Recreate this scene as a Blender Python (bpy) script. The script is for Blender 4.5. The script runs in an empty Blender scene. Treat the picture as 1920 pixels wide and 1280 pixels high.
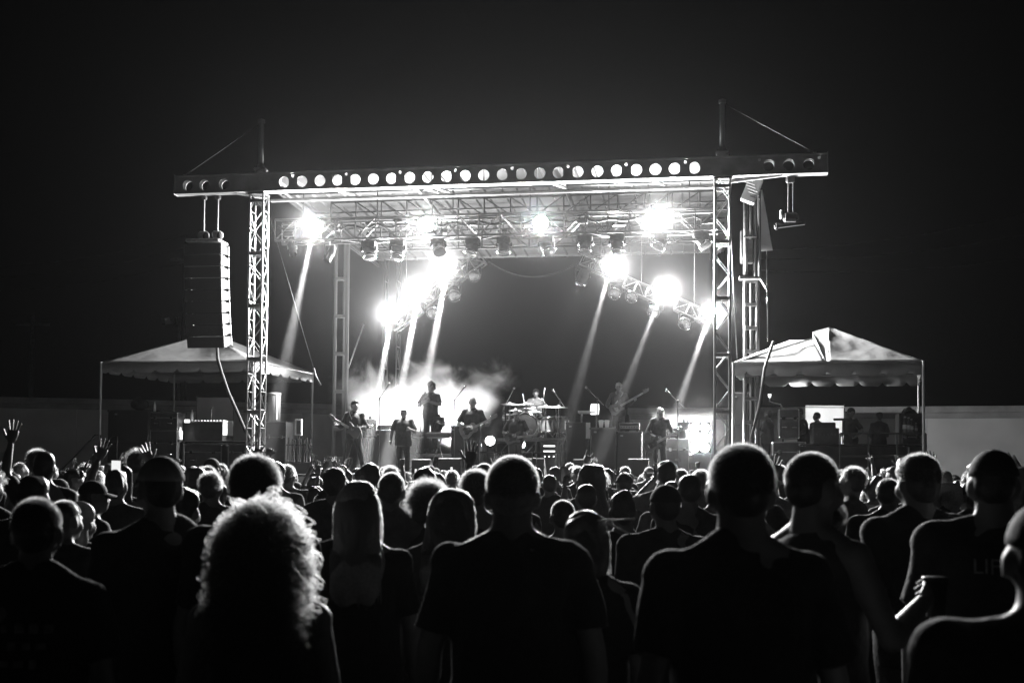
import bpy, bmesh, math, random
from mathutils import Vector, Matrix, noise, Euler

R = math.radians
rng = random.Random(7)
scene = bpy.context.scene
col = scene.collection

# ------------------------------------------------------------------ camera
FPX = 2133.33                      # focal length in photo pixels (1920 wide)
PITCH, ROLL, SHIFT = R(2.2), R(0.43), 162.0 / 1920.0
EYE = Vector((0.0, 0.0, 1.70))
cam_data = bpy.data.cameras.new('camera')
cam_data.lens = 40.0
cam_data.sensor_width = 36.0
cam_data.shift_y = SHIFT
cam_data.clip_start = 0.05
cam_data.clip_end = 2000.0
cam_data.dof.use_dof = True
cam_data.dof.focus_distance = 28.0
cam_data.dof.aperture_fstop = 4.0
cam = bpy.data.objects.new('camera', cam_data)
col.objects.link(cam)
CAM_ROT = Matrix.Rotation(R(90) + PITCH, 4, 'X') @ Matrix.Rotation(ROLL, 4, 'Z')
cam.matrix_world = Matrix.Translation(EYE) @ CAM_ROT
scene.camera = cam

# ------------------------------------------------------------------ night sky
world = bpy.data.worlds.new('World')
scene.world = world
world.use_nodes = True
wn = world.node_tree
wn.nodes['Background'].inputs['Color'].default_value = (0.9, 0.9, 0.9, 1)
wn.nodes['Background'].inputs['Strength'].default_value = 0.0005

# ------------------------------------------------------------------ exposure
scene.view_settings.view_transform = 'Standard'
scene.view_settings.look = 'None'
scene.view_settings.exposure = 0.0
scene.view_settings.gamma = 1.0
scene.view_settings.use_curve_mapping = False
scene.cycles.use_denoising = True
scene.cycles.max_bounces = 4
scene.cycles.diffuse_bounces = 2
scene.cycles.glossy_bounces = 2
scene.cycles.transmission_bounces = 3
scene.cycles.transparent_max_bounces = 8
scene.cycles.volume_bounces = 0
scene.cycles.sample_clamp_indirect = 4.0
scene.cycles.volume_step_rate = 1.0
scene.cycles.use_light_tree = True
scene.cycles_curves.shape = 'THICK'

# ------------------------------------------------------------------ frames
STAGE_YAW = R(9.1)
STAGE = Matrix.Translation((-0.61, 27.06, 0)) @ Matrix.Rotation(-STAGE_YAW, 4, 'Z')
STAGE_INV = STAGE.inverted()
WORLD = Matrix.Identity(4)
DECK = 1.60


def ray(u, v):
    """Direction in the world of a point of the photograph (1920 x 1280)."""
    d = Vector(((u - 960.0), -(v - 640.0) + SHIFT * 1920.0, -FPX))
    return (CAM_ROT.to_3x3() @ d)


def at(u, v, depth):
    """World point seen there at a given distance in front of the camera."""
    d = ray(u, v)
    return EYE + d * (depth / d.y)


def st(u, v, y):
    """Stage-frame point seen there on the plane y metres behind the stage front."""
    o = STAGE_INV @ EYE
    d = STAGE_INV.to_3x3() @ ray(u, v)
    return o + d * ((y - o.y) / d.y)


# ------------------------------------------------------------------ materials
MATS = {}


def mat(name, c, rough=0.6, metal=0.0, var=0.25, scale=6.0, bump=0.0, bscale=60.0, spec=0.5, trans=0.0, sheen=0.0):
    m = bpy.data.materials.new(name)
    m.use_nodes = True
    nt = m.node_tree
    n, l = nt.nodes, nt.links
    b = n['Principled BSDF']
    b.inputs['Roughness'].default_value = rough
    b.inputs['Metallic'].default_value = metal
    b.inputs['Specular IOR Level'].default_value = spec
    if sheen:
        b.inputs['Sheen Weight'].default_value = sheen
        b.inputs['Sheen Roughness'].default_value = 0.5
    tc = n.new('ShaderNodeTexCoord')
    no = n.new('ShaderNodeTexNoise')
    no.inputs['Scale'].default_value = scale
    no.inputs['Detail'].default_value = 5
    l.new(tc.outputs['Object'], no.inputs['Vector'])
    mr = n.new('ShaderNodeMapRange')
    mr.inputs['From Min'].default_value = 0.3
    mr.inputs['From Max'].default_value = 0.7
    mr.inputs['To Min'].default_value = c * (1 - var)
    mr.inputs['To Max'].default_value = min(1.0, c * (1 + var))
    l.new(no.outputs['Fac'], mr.inputs['Value'])
    l.new(mr.outputs['Result'], b.inputs['Base Color'])
    if bump:
        n2 = n.new('ShaderNodeTexNoise')
        n2.inputs['Scale'].default_value = bscale
        n2.inputs['Detail'].default_value = 4
        l.new(tc.outputs['Object'], n2.inputs['Vector'])
        bp = n.new('ShaderNodeBump')
        bp.inputs['Strength'].default_value = bump
        bp.inputs['Distance'].default_value = 0.02
        l.new(n2.outputs['Fac'], bp.inputs['Height'])
        l.new(bp.outputs['Normal'], b.inputs['Normal'])
    if trans:
        t = n.new('ShaderNodeBsdfTranslucent')
        l.new(mr.outputs['Result'], t.inputs['Color'])
        mx = n.new('ShaderNodeMixShader')
        mx.inputs['Fac'].default_value = trans
        l.new(b.outputs['BSDF'], mx.inputs[1])
        l.new(t.outputs['BSDF'], mx.inputs[2])
        l.new(mx.outputs['Shader'], n['Material Output'].inputs['Surface'])
    MATS[name] = m
    return m


def emit(name, strength, c=1.0):
    m = bpy.data.materials.new(name)
    m.use_nodes = True
    n = m.node_tree.nodes
    n.remove(n['Principled BSDF'])
    e = n.new('ShaderNodeEmission')
    e.inputs['Color'].default_value = (c, c, c, 1)
    e.inputs['Strength'].default_value = strength
    m.node_tree.links.new(e.outputs['Emission'], n['Material Output'].inputs['Surface'])
    MATS[name] = m
    return m


def hair_mat(name, c, rough=0.35, var=0.2, trans=0.35):
    m = mat(name, c, rough, 0.0, var, 90.0, spec=0.6, trans=trans)
    return m


mat('asphalt', 0.05, 0.9, var=0.4, scale=3, bump=0.4, bscale=80)
mat('galvanised', 0.4, 0.38, 0.85, var=0.25, scale=14)
mat('aluminium', 0.3, 0.33, 0.9, var=0.2, scale=20)
mat('beam_paint', 0.2, 0.55, 0.1, var=0.3, scale=2.5, bump=0.1, bscale=30)
mat('white_steel', 0.42, 0.45, 0.15, var=0.2, scale=5)
mat('roof_skin', 0.045, 0.6, 0.0, var=0.25, scale=1.3)
mat('truss_alu', 0.10, 0.4, 0.8, var=0.35, scale=9)
mat('dark_steel', 0.05, 0.45, 0.6, var=0.4, scale=10)
mat('black_paint', 0.018, 0.45, 0.0, var=0.4, scale=12, bump=0.15, bscale=120)
mat('black_cloth', 0.012, 0.9, 0.0, var=0.4, scale=9, bump=0.3, bscale=60)
mat('grille', 0.012, 0.6, 0.2, var=0.3, scale=60, bump=0.6, bscale=220)
mat('tolex', 0.022, 0.55, 0.0, var=0.3, scale=30, bump=0.5, bscale=200)
mat('plywood_black', 0.03, 0.6, 0.0, var=0.4, scale=6, bump=0.1, bscale=40)
mat('case_laminate', 0.035, 0.4, 0.0, var=0.4, scale=5)
mat('chrome', 0.8, 0.12, 1.0, var=0.08, scale=20)
mat('cymbal', 0.7, 0.4, 0.6, var=0.12, scale=30)
mat('drum_shell', 0.25, 0.25, 0.3, var=0.3, scale=5)
mat('drum_skin', 0.75, 0.5, 0.0, var=0.08, scale=8, trans=0.3)
mat('white_plastic', 0.75, 0.4, var=0.08)
mat('paper', 0.8, 0.8, var=0.06)
mat('tent_vinyl', 0.27, 0.42, 0.0, var=0.22, scale=1.5, bump=0.6, bscale=5, trans=0.22)
mat('wall_render', 0.5, 0.85, var=0.16, scale=0.6, bump=0.3, bscale=25)
mat('wall_coping', 0.26, 0.8, var=0.2, scale=2.0, bump=0.3, bscale=20)
mat('panel_white', 0.8, 0.6, var=0.06, scale=2.0)
mat('guitar_body', 0.12, 0.18, 0.0, var=0.3, scale=3)
mat('guitar_neck', 0.3, 0.35, 0.0, var=0.3, scale=8)
mat('wood', 0.2, 0.5, var=0.3, scale=10)
mat('skin', 0.19, 0.5, 0.0, var=0.12, scale=18, bump=0.1, bscale=150, spec=0.5)
mat('skin_deep', 0.16, 0.45, 0.0, var=0.14, scale=18, bump=0.1, bscale=150, spec=0.5)
mat('eye', 0.02, 0.15, var=0.0)
mat('shirt_black', 0.018, 0.85, 0.0, var=0.3, scale=14, bump=0.35, bscale=45, sheen=0.12)
mat('shirt_charcoal', 0.05, 0.85, 0.0, var=0.3, scale=14, bump=0.35, bscale=45, sheen=0.15)
mat('shirt_grey', 0.14, 0.85, 0.0, var=0.25, scale=14, bump=0.35, bscale=45, sheen=0.1)
mat('shirt_light', 0.5, 0.85, 0.0, var=0.15, scale=14, bump=0.35, bscale=45)
mat('denim', 0.05, 0.8, 0.0, var=0.35, scale=30, bump=0.4, bscale=90)
mat('shoe', 0.03, 0.5, var=0.3)
mat('cap_dark', 0.02, 0.8, var=0.3, scale=20, bump=0.3, bscale=150)
mat('cap_pale', 0.3, 0.8, var=0.2, scale=20, bump=0.3, bscale=150)
def strand_mat(name, c):
    m = bpy.data.materials.new(name)
    m.use_nodes = True
    n = m.node_tree.nodes
    n.remove(n['Principled BSDF'])
    h = n.new('ShaderNodeBsdfHairPrincipled')
    h.parametrization = 'COLOR'
    h.inputs['Color'].default_value = (c, c, c, 1)
    h.inputs['Roughness'].default_value = 0.35
    h.inputs['Radial Roughness'].default_value = 0.5
    m.node_tree.links.new(h.outputs['BSDF'], n['Material Output'].inputs['Surface'])
    MATS[name] = m
strand_mat('strand_hair_dark', 0.018)
strand_mat('strand_hair_brown', 0.035)
strand_mat('strand_hair_blonde', 0.35)
strand_mat('strand_hair_grey', 0.06)
hair_mat('hair_dark', 0.05)
hair_mat('hair_brown', 0.12)
hair_mat('hair_blonde', 0.42)
hair_mat('hair_grey', 0.3)
mat('print_ink', 0.2, 0.8, var=0.5, scale=25)
mat('rubber', 0.02, 0.7, var=0.2)
mat('glass', 0.1, 0.05, 0.0, var=0.0, spec=0.9)
emit('lamp_face', 60.0)
emit('floor_lamp_face', 40.0)
emit('small_led', 6.0)
emit('phone_screen', 0.9)
emit('lit_paper', 2.0)


# ------------------------------------------------------------------ mesh collector
class MB:
    def __init__(self):
        self.v, self.f = [], []

    def add(self, verts, faces):
        o = len(self.v)
        self.v += [tuple(p) for p in verts]
        self.f += [tuple(i + o for i in f) for f in faces]
        return self

    def box(self, c, s, rot=None):
        hx, hy, hz = s[0] / 2, s[1] / 2, s[2] / 2
        vs = [Vector((x, y, z)) for x in (-hx, hx) for y in (-hy, hy) for z in (-hz, hz)]
        if rot is not None:
            vs = [rot @ p for p in vs]
        c = Vector(c)
        return self.add([p + c for p in vs], [(0, 1, 3, 2), (4, 6, 7, 5), (0, 4, 5, 1), (2, 3, 7, 6), (0, 2, 6, 4), (1, 5, 7, 3)])

    def cbox(self, c, s, b=0.01, rot=None):
        """A box with chamfered edges."""
        hx, hy, hz = s[0] / 2, s[1] / 2, s[2] / 2
        b = min(b, hx * .9, hy * .9, hz * .9)
        bm = bmesh.new()
        pts = []
        for sx in (-1, 1):
            for sy in (-1, 1):
                for sz in (-1, 1):
                    pts += [(sx * (hx - b), sy * (hy - b), sz * hz), (sx * (hx - b), sy * hy, sz * (hz - b)), (sx * hx, sy * (hy - b), sz * (hz - b))]
        for p in pts:
            bm.verts.new(p)
        r = bmesh.ops.convex_hull(bm, input=bm.verts)
        bm.verts.index_update()
        vs = [v.co.copy() for v in bm.verts]
        fs = [[v.index for v in f.verts] for f in bm.faces]
        bm.free()
        if rot is not None:
            vs = [rot @ p for p in vs]
        c = Vector(c)
        return self.add([p + c for p in vs], fs)

    def rings(self, rings, cap=True, closed=True):
        n = len(rings[0])
        vs = [p for r in rings for p in r]
        fs = []
        for i in range(len(rings) - 1):
            for j in range(n if closed else n - 1):
                k = (j + 1) % n
                fs.append((i * n + j, i * n + k, (i + 1) * n + k, (i + 1) * n + j))
        if cap:
            fs.append(tuple(range(n - 1, -1, -1)))
            fs.append(tuple((len(rings) - 1) * n + j for j in range(n)))
        return self.add(vs, fs)

    def tube(self, pts, rads, n=8, cap=True):
        pts = [Vector(p) for p in pts]
        if not isinstance(rads, (list, tuple)):
            rads = [rads] * len(pts)
        rings = []
        ref = None
        for i, p in enumerate(pts):
            t = (pts[min(i + 1, len(pts) - 1)] - pts[max(i - 1, 0)])
            if t.length < 1e-9:
                t = Vector((0, 0, 1))
            t.normalize()
            if ref is None:
                ref = Vector((1, 0, 0)) if abs(t.x) < 0.9 else Vector((0, 1, 0))
            a = (ref - t * ref.dot(t)).normalized()
            b = t.cross(a)
            ref = a
            rings.append([p + (a * math.cos(2 * math.pi * k / n) + b * math.sin(2 * math.pi * k / n)) * rads[i] for k in range(n)])
        return self.rings(rings, cap)

    def capsule(self, p0, p1, r0, r1, n=12):
        p0, p1 = Vector(p0), Vector(p1)
        t = (p1 - p0)
        if t.length < 1e-6:
            t = Vector((0, 0, 1e-4))
        t.normalize()
        ref = Vector((1, 0, 0)) if abs(t.x) < 0.9 else Vector((0, 1, 0))
        a = (ref - t * ref.dot(t)).normalized()
        b = t.cross(a)
        rings = []
        for q, r, angs in ((p0, r0, (-80, -50, -20, 0)), (p1, r1, (0, 20, 50, 80))):
            for g in angs:
                c, s = math.cos(R(g)) * r, math.sin(R(g)) * r
                rings.append([q + t * s + (a * math.cos(2 * math.pi * k / n) + b * math.sin(2 * math.pi * k / n)) * c for k in range(n)])
        return self.rings(rings)

    def ball(self, c, r, n=14, m=9, rot=None):
        if not isinstance(r, (list, tuple)):
            r = (r, r, r)
        c = Vector(c)
        rings = []
        for i in range(m + 1):
            ph = math.pi * (i + 0.0) / m
            ph = min(max(ph, 0.06), math.pi - 0.06)
            ring = []
            for k in range(n):
                th = 2 * math.pi * k / n
                p = Vector((r[0] * math.sin(ph) * math.cos(th), r[1] * math.sin(ph) * math.sin(th), -r[2] * math.cos(ph)))
                if rot is not None:
                    p = rot @ p
                ring.append(c + p)
            rings.append(ring)
        return self.rings(rings)

    def lathe(self, c, prof, n=24, rot=None, cap=True):
        """prof: list of (radius, z)."""
        c = Vector(c)
        rings = []
        for r, z in prof:
            ring = []
            for k in range(n):
                p = Vector((r * math.cos(2 * math.pi * k / n), r * math.sin(2 * math.pi * k / n), z))
                if rot is not None:
                    p = rot @ p
                ring.append(c + p)
            rings.append(ring)
        return self.rings(rings, cap)

    def disc(self, c, r, n=24, rot=None):
        c = Vector(c)
        vs = []
        for k in range(n):
            p = Vector((r * math.cos(2 * math.pi * k / n), r * math.sin(2 * math.pi * k / n), 0))
            vs.append(c + (rot @ p if rot is not None else p))
        return self.add(vs, [tuple(range(n))])

    def prism(self, poly, y0, y1):
        """poly: (x, z) outline, extruded along y."""
        n = len(poly)
        vs = [(x, y0, z) for x, z in poly] + [(x, y1, z) for x, z in poly]
        fs = [tuple(range(n)), tuple(range(2 * n - 1, n - 1, -1))]
        fs += [(i, i + n, (i + 1) % n + n, (i + 1) % n) for i in range(n)]
        return self.add(vs, fs)

    def mesh(self, name, m, smooth=False, fix=True):
        me = bpy.data.meshes.new(name)
        me.from_pydata(self.v, [], self.f)
        if fix:
            bm = bmesh.new()
            bm.from_mesh(me)
            bmesh.ops.recalc_face_normals(bm, faces=bm.faces)
            bm.to_mesh(me)
            bm.free()
        if smooth:
            me.polygons.foreach_set('use_smooth', [True] * len(me.polygons))
        if m:
            me.materials.append(MATS[m] if isinstance(m, str) else m)
        return me

    def build(self, name, m, parent=None, smooth=False, frame=None, loc=None):
        return link(name, self.mesh(name, m, smooth), parent, frame, loc)


def link(name, data, parent=None, frame=None, loc=None):
    o = bpy.data.objects.new(name, data)
    col.objects.link(o)
    if parent is not None:
        o.parent = parent
        if loc is not None:
            o.location = loc
    else:
        o.matrix_world = (frame or WORLD) @ (Matrix.Translation(loc) if loc is not None else Matrix.Identity(4))
    return o


def tag(o, label=None, cat=None, group=None, kind=None):
    if label:
        o['label'] = label
    if cat:
        o['category'] = cat
    if group:
        o['group'] = group
    if kind:
        o['kind'] = kind
    return o


def thing(name, label, cat, loc=(0, 0, 0), rz=0.0, frame=None, group=None):
    o = bpy.data.objects.new(name, None)
    o.empty_display_size = 0.2
    col.objects.link(o)
    o.matrix_world = (frame if frame is not None else WORLD) @ Matrix.Translation(loc) @ Matrix.Rotation(rz, 4, 'Z')
    return tag(o, label, cat, group)


BAR = {}


def bar(parent, a, b, r, m, name, n=8):
    """A round bar between two points: shares one unit cylinder per material."""
    key = (m, n)
    if key not in BAR:
        BAR[key] = MB().tube([(0, 0, 0), (0, 0, 1)], 1.0, n).mesh('bar', m, True)
        me = BAR[key]
        for p in me.polygons:
            if len(p.vertices) > 4:
                p.use_smooth = False
    a, b = Vector(a), Vector(b)
    o = bpy.data.objects.new(name, BAR[key])
    col.objects.link(o)
    o.parent = parent
    d = b - a
    o.location = a
    o.rotation_mode = 'QUATERNION'
    o.rotation_quaternion = Vector((0, 0, 1)).rotation_difference(d.normalized())
    o.scale = (r, r, d.length)
    return o


def truss(parent, a, b, w, h, bay, rc, rb, m, up=Vector((0, 0, 1)), faces='fbtu', style='zig', n=6):
    """Box truss between two axis points: four chords, braces on the chosen faces."""
    a, b = Vector(a), Vector(b)
    t = (b - a).normalized()
    side = t.cross(up).normalized()
    upv = side.cross(t).normalized()
    L = (b - a).length
    def P(s, i, j):
        return a + t * s + side * (i * w / 2) + upv * (j * h / 2)
    for i in (-1, 1):
        for j in (-1, 1):
            bar(parent, P(0, i, j), P(L, i, j), rc, m, 'chord', n)
    k = max(1, round(L / bay))
    step = L / k
    fc = {'f': ((1, -1), (1, 1)), 'b': ((-1, -1), (-1, 1)), 't': ((-1, 1), (1, 1)), 'u': ((-1, -1), (1, -1))}
    for f in faces:
        p, q = fc[f]
        for s in range(k):
            s0, s1 = s * step, (s + 1) * step
            if style == 'zig':
                if s % 2 == 0:
                    bar(parent, P(s0, *p), P(s1, *q), rb, m, 'brace', n)
                else:
                    bar(parent, P(s0, *q), P(s1, *p), rb, m, 'brace', n)
            elif style == 'cross':
                bar(parent, P(s0, *p), P(s1, *q), rb, m, 'brace', n)
                bar(parent, P(s0, *q), P(s1, *p), rb, m, 'brace', n)
            elif style == 'warren':
                mid = (s0 + s1) / 2
                bar(parent, P(s0, *p), P(mid, *q), rb, m, 'brace', n)
                bar(parent, P(mid, *q), P(s1, *p), rb, m, 'brace', n)
            if f in 'fb':
                bar(parent, P(s0, *p), P(s0, *q), rb * 1.15, m, 'strut', n)
HAZE_DENSITY = 0.0001
SMOKE_DENSITY = 0.4
SHAFT_DENSITY = 0.0012
HALO_DENSITY = 0.055

# ================================================================== SETTING
g = MB().add([(-300, -40, 0), (300, -40, 0), (300, 400, 0), (-300, 400, 0)], [(0, 1, 2, 3)]).build('ground', 'asphalt')
tag(g, 'dark asphalt lot under the crowd and stage', 'ground', kind='structure')

# long pale building wall behind the stage wings
def long_wall(name, label, ua, va, ub, vb, depth_a, depth_b):
    pa, pb = at(ua, va, depth_a), at(ub, vb, depth_b)
    h = (pa.z + pb.z) / 2
    t = thing(name, label, 'wall', (pa.x, pa.y, 0))
    d = Vector((pb.x - pa.x, pb.y - pa.y, 0))
    L = d.length
    t.rotation_euler.z = math.atan2(d.y, d.x)
    nb = max(1, round(L / 3.0))
    for i in range(nb):
        MB().cbox((L * (i + .5) / nb, 0.15, (h - 0.4) / 2), (L / nb - 0.012, 0.3, h - 0.4), 0.006).build('wall_panel', 'wall_render', t)
    MB().cbox((L / 2, 0.12, h - 0.31), (L, 0.34, 0.18), 0.01).build('fascia_band', 'wall_coping', t)
    MB().cbox((L / 2, 0.10, h - 0.11), (L + .1, 0.5, 0.22), 0.02).build('coping', 'wall_coping', t)
    return t, h

wl, hl = long_wall('boundary_wall', 'long pale rendered wall with darker coping behind the tent under the hanging speakers', -160, 748, 700, 752, 41, 45)
wr, hr = long_wall('boundary_wall', 'long pale rendered wall with darker coping behind the tent full of stage crew', 1180, 758, 2150, 767, 40, 36)
# pale panels standing on / in front of the wall
p = at(404, 745, 39.5)
t = thing('screen_panel', 'pale flat panel between the mixing desk and the speaker stack tower', 'panel', (p.x, p.y, 0))
MB().cbox((0, 0, (p.z) / 2), (1.25, 0.06, p.z), 0.01).build('sheet', 'wall_render', t)
for sx in (-0.64, 0.64):
    MB().cbox((sx, 0, p.z / 2), (0.04, 0.09, p.z + 0.05), 0.006).build('edge_post', 'wall_coping', t)
p = at(1546, 760, 34.5)
t = thing('white_board', 'bright white board propped behind the crew under the tent', 'board', (p.x, p.y, 0))
MB().cbox((0, 0, p.z / 2), (1.16, 0.04, p.z), 0.008).build('sheet', 'panel_white', t)
for zz in (0.3, p.z - 0.05):
    MB().cbox((0, -0.03, zz), (1.18, 0.03, 0.05), 0.004).build('rail', 'white_steel', t)
bar(t, (0.6, 0.02, 0), (0.6, 0.02, p.z + .05), 0.02, 'dark_steel', 'edge_post')

# ================================================================== STAGE PLATFORM
def platform(name, label, x0, x1, y0, y1, z, cells=(8, 6)):
    t = thing(name, label, 'stage', ((x0 + x1) / 2, y0, 0), 0, STAGE)
    W, D = x1 - x0, y1 - y0
    nx, ny = cells
    me = MB().cbox((0, 0, 0), (W / nx - 0.008, D / ny - 0.008, 0.05), 0.004).mesh('deck_panel', 'plywood_black')
    for i in range(nx):
        for j in range(ny):
            link('deck_panel', me, t, None, (-W / 2 + W * (i + .5) / nx, D * (j + .5) / ny, z - 0.025))
    MB().box((0, 0.02, z - 0.14), (W, 0.04, 0.17)).build('edge_rail', 'aluminium', t)
    MB().box((0, 0.06, (z - 0.23) / 2), (W, 0.02, z - 0.23)).build('skirt', 'black_cloth', t)
    for i in range(nx + 1):
        for yy in (0.2, D - 0.2):
            xx = -W / 2 + 0.08 + (W - .16) * i / nx
            bar(t, (xx, yy, 0), (xx, yy, z - 0.05), 0.03, 'galvanised', 'leg')
    return t

XL, XR = st(482, 600, 0).x, st(1354, 600, 0).x
platform('stage_platform', 'black main stage deck carrying the band and their amplifiers', XL - 0.1, XR + 0.1, 0.35, 10.2, DECK, (8, 6))
wxl = st(150, 760, 2.0).x
platform('stage_wing', 'raised black side deck under the tent behind the hanging speakers', wxl, XL - 0.25, 1.0, 9.0, DECK, (5, 5))
wxr = st(1790, 760, 2.0).x
platform('stage_wing', 'raised black side deck where the crew stand under the peaked tent', XR + 0.25, wxr, 0.8, 8.0, DECK, (5, 5))

# ================================================================== ROOF
roof = thing('stage_roof', 'wide stage roof with a round-holed front beam and two upright masts', 'stage roof', (0, 0, 0), 0, STAGE)
bl, br = st(329, 365, 0), st(1551, 322, 0)
ZB = (bl.z + br.z) / 2
ZT = (st(329, 331, 0).z + st(1551, 289, 0).z) / 2
X0, X1 = bl.x, br.x

def plate_with_holes(x0, x1, z0, z1, holes, y, th):
    """Vertical plate with round holes: holes = [(x, z, r)], sorted by x, one cell each."""
    m = MB()
    holes = sorted(holes)
    edges = [x0] + [(holes[i][0] + holes[i + 1][0]) / 2 for i in range(len(holes) - 1)] + [x1]
    N = 24
    for i, (hx, hz, hr) in enumerate(holes):
        a, b = edges[i], edges[i + 1]
        angs = sorted([2 * math.pi * k / N for k in range(N)] + [math.atan2(zz - hz, xx - hx) % (2 * math.pi) for xx in (a, b) for zz in (z0, z1)])
        inner, outer = [], []
        for g in angs:
            c, s = math.cos(g), math.sin(g)
            inner.append((hx + hr * c, hz + hr * s))
            tt = 1e9
            if c > 1e-9: tt = min(tt, (b - hx) / c)
            if c < -1e-9: tt = min(tt, (a - hx) / c)
            if s > 1e-9: tt = min(tt, (z1 - hz) / s)
            if s < -1e-9: tt = min(tt, (z0 - hz) / s)
            outer.append((hx + tt * c, hz + tt * s))
        n = len(angs)
        vs = [(x, y, z) for x, z in inner] + [(x, y, z) for x, z in outer] + [(x, y + th, z) for x, z in inner] + [(x, y + th, z) for x, z in outer]
        fs = []
        for k in range(n):
            q = (k + 1) % n
            fs.append((k, q, n + q, n + k))
            fs.append((2 * n + k, 3 * n + k, 3 * n + q, 2 * n + q))
            fs.append((k, 2 * n + k, 2 * n + q, q))
        m.add(vs, fs)
    return m

big_px = [352, 383, 420, 533, 566, 600, 633, 666, 700, 734, 768, 802, 837, 872, 907, 942, 977, 1012, 1047, 1083, 1120, 1156, 1193, 1229, 1265, 1302, 1441, 1479, 1517]
small_px = [430, 549, 649, 750, 854, 960, 1065, 1174, 1285, 1424, 1536]
def beam_x(u):
    f = (u - 329) / (1551 - 329)
    v = 348 + (305 - 348) * f
    return st(u, v, 0).x
ZM = (ZB + ZT) / 2
holes = []
for u in big_px:
    holes.append((beam_x(u), ZM - 0.01, 0.135))
# split the web into a band of big holes; the small lightening holes sit between in the same strip
allh = list(holes)
for u in small_px:
    if u not in (430,):
        x = beam_x(u)
        if min(abs(x - h[0]) for h in holes) > 0.17:
            allh.append((x, ZM + 0.13, 0.035))
plate_with_holes(X0, X1, ZB + .015, ZT - .015, allh, 0.0, 0.012).build('front_beam_web', 'beam_paint', roof)
for xa, xb, hs in ((X0, XL - .2, [h for h in holes if h[0] < XL - .2]), (XR + .2, X1, [h for h in holes if h[0] > XR + .2])):
    plate_with_holes(xa, xb, ZB + .015, ZT - .015, hs, 0.17, 0.012).build('rear_beam_web', 'white_steel', roof)
for zz in (ZB, ZT):
    MB().cbox(((X0 + X1) / 2, 0.08, zz), (X1 - X0, 0.28, 0.03), 0.006).build('beam_flange', 'beam_paint', roof)
for xx in (X0 - .008, X1 + .008):
    MB().cbox((xx, 0.05, ZM), (0.016, 0.25, ZT - ZB + 0.06), 0.004).build('end_plate', 'beam_paint', roof)
for k in range(9):
    x = XL + 0.5 + (XR - XL - 1) * k / 8
    MB().box((x, 0.10, ZM), (0.012, 0.13, ZT - ZB - 0.04)).build('stiffener', 'beam_paint', roof)
# fascia channel right behind and below the beam
fz = (st(900, 365, 0.9).z + st(1300, 350, 0.9).z) / 2
FB = fz
MB().box(((XL + XR) / 2 + .1, 0.90, (FB + ZB) / 2 - .01), (XR - XL + 0.2, 0.02, ZB - FB + 0.06)).build('fascia_panel', 'roof_skin', roof)
MB().cbox(((XL + XR) / 2 + .1, 0.86, FB - 0.02), (XR - XL + 0.25, 0.10, 0.05), 0.008).build('fascia_lip', 'white_steel', roof)
# soffit plates between beam and fascia, with slanted brackets
for u in (640, 800, 820, 1040, 1225):
    x = st(u, 350, 0.4).x
    bar(roof, (x, 0.15, ZB - 0.01), (x + 0.25, 0.82, FB + 0.05), 0.035, 'white_steel', 'bracket')
# roof skin in ribbed panels
RY0, RY1 = 0.26, 10.2
RZ0, RZ1 = ZT - 0.02, ZT - 0.30
npan = 14
for i in range(npan):
    xa = XL - 0.2 + (XR - XL + 0.5) * i / npan
    xb = XL - 0.2 + (XR - XL + 0.5) * (i + 1) / npan - 0.01
    m = MB()
    xs = [xa, xa + .03, xa + .06, (xa + xb) / 2 - .03, (xa + xb) / 2, (xa + xb) / 2 + .03, xb]
    dz = [0, 0, .05, .05, 0, .05, .05]
    top = [[(x, RY0, RZ0 + d) for x, d in zip(xs, dz)], [(x, RY1, RZ1 + d) for x, d in zip(xs, dz)]]
    m.rings(top, False, False)
    m.rings([[(x, y, z + 0.03) for x, y, z in r] for r in top], False, False)
    m.build('roof_panel', 'roof_skin', roof)
# open-web joists across the roof
def joist(y, ztop, h, m='dark_steel'):
    xa, xb = XL + 1.0, XR + 0.2
    zb = ztop - h
    bar(roof, (xa, y, ztop), (xb, y, ztop), 0.03, m, 'joist_chord', 6)
    bar(roof, (xa, y, zb), (xb, y, zb), 0.035, m, 'joist_chord', 6)
    n = 15
    for i in range(n):
        s0, s1 = xa + (xb - xa) * i / n, xa + (xb - xa) * (i + 1) / n
        bar(roof, (s0, y, zb), (s0, y, ztop), 0.02, m, 'joist_post', 6)
        bar(roof, (s0, y, ztop) if i < n / 2 else (s0, y, zb), (s1, y, zb) if i < n / 2 else (s1, y, ztop), 0.016, m, 'joist_web', 6)
JZ = RZ0 - 0.12
joist(2.6, JZ, JZ - st(900, 405, 2.6).z)
joist(6.0, JZ - 0.1, 0.55)
for yy in (1.6, 3.6, 4.6, 5.4, 7.0, 8.0):
    z = RZ0 + (RZ1 - RZ0) * (yy - RY0) / (RY1 - RY0) - 0.07
    bar(roof, (XL, yy, z), (XR + .2, yy, z), 0.03, 'truss_alu', 'purlin', 6)
for fx in (0.02, 0.33, 0.66, 0.99):
    x = XL + (XR - XL) * fx
    bar(roof, (x, 0.98, JZ - .05), (x, 10.1, JZ - 0.34), 0.05, 'truss_alu', 'rafter', 8)
# rear border hanging at the back of the roof
zr0, zr1 = st(900, 480, 10.0).z, st(900, 440, 10.0).z
MB().box(((XL + XR) / 2, 10.0, (zr0 + RZ1) / 2), (XR - XL + 0.4, 0.04, RZ1 - zr0 - .01)).build('rear_border', 'wall_coping', roof)
for k in range(3):
    zz = zr0 + 0.10 + k * 0.2
    MB().cbox(((XL + XR) / 2, 9.93, zz), (XR - XL + 0.3, 0.08, 0.03), 0.006).build('rear_batten', 'dark_steel', roof)
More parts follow.
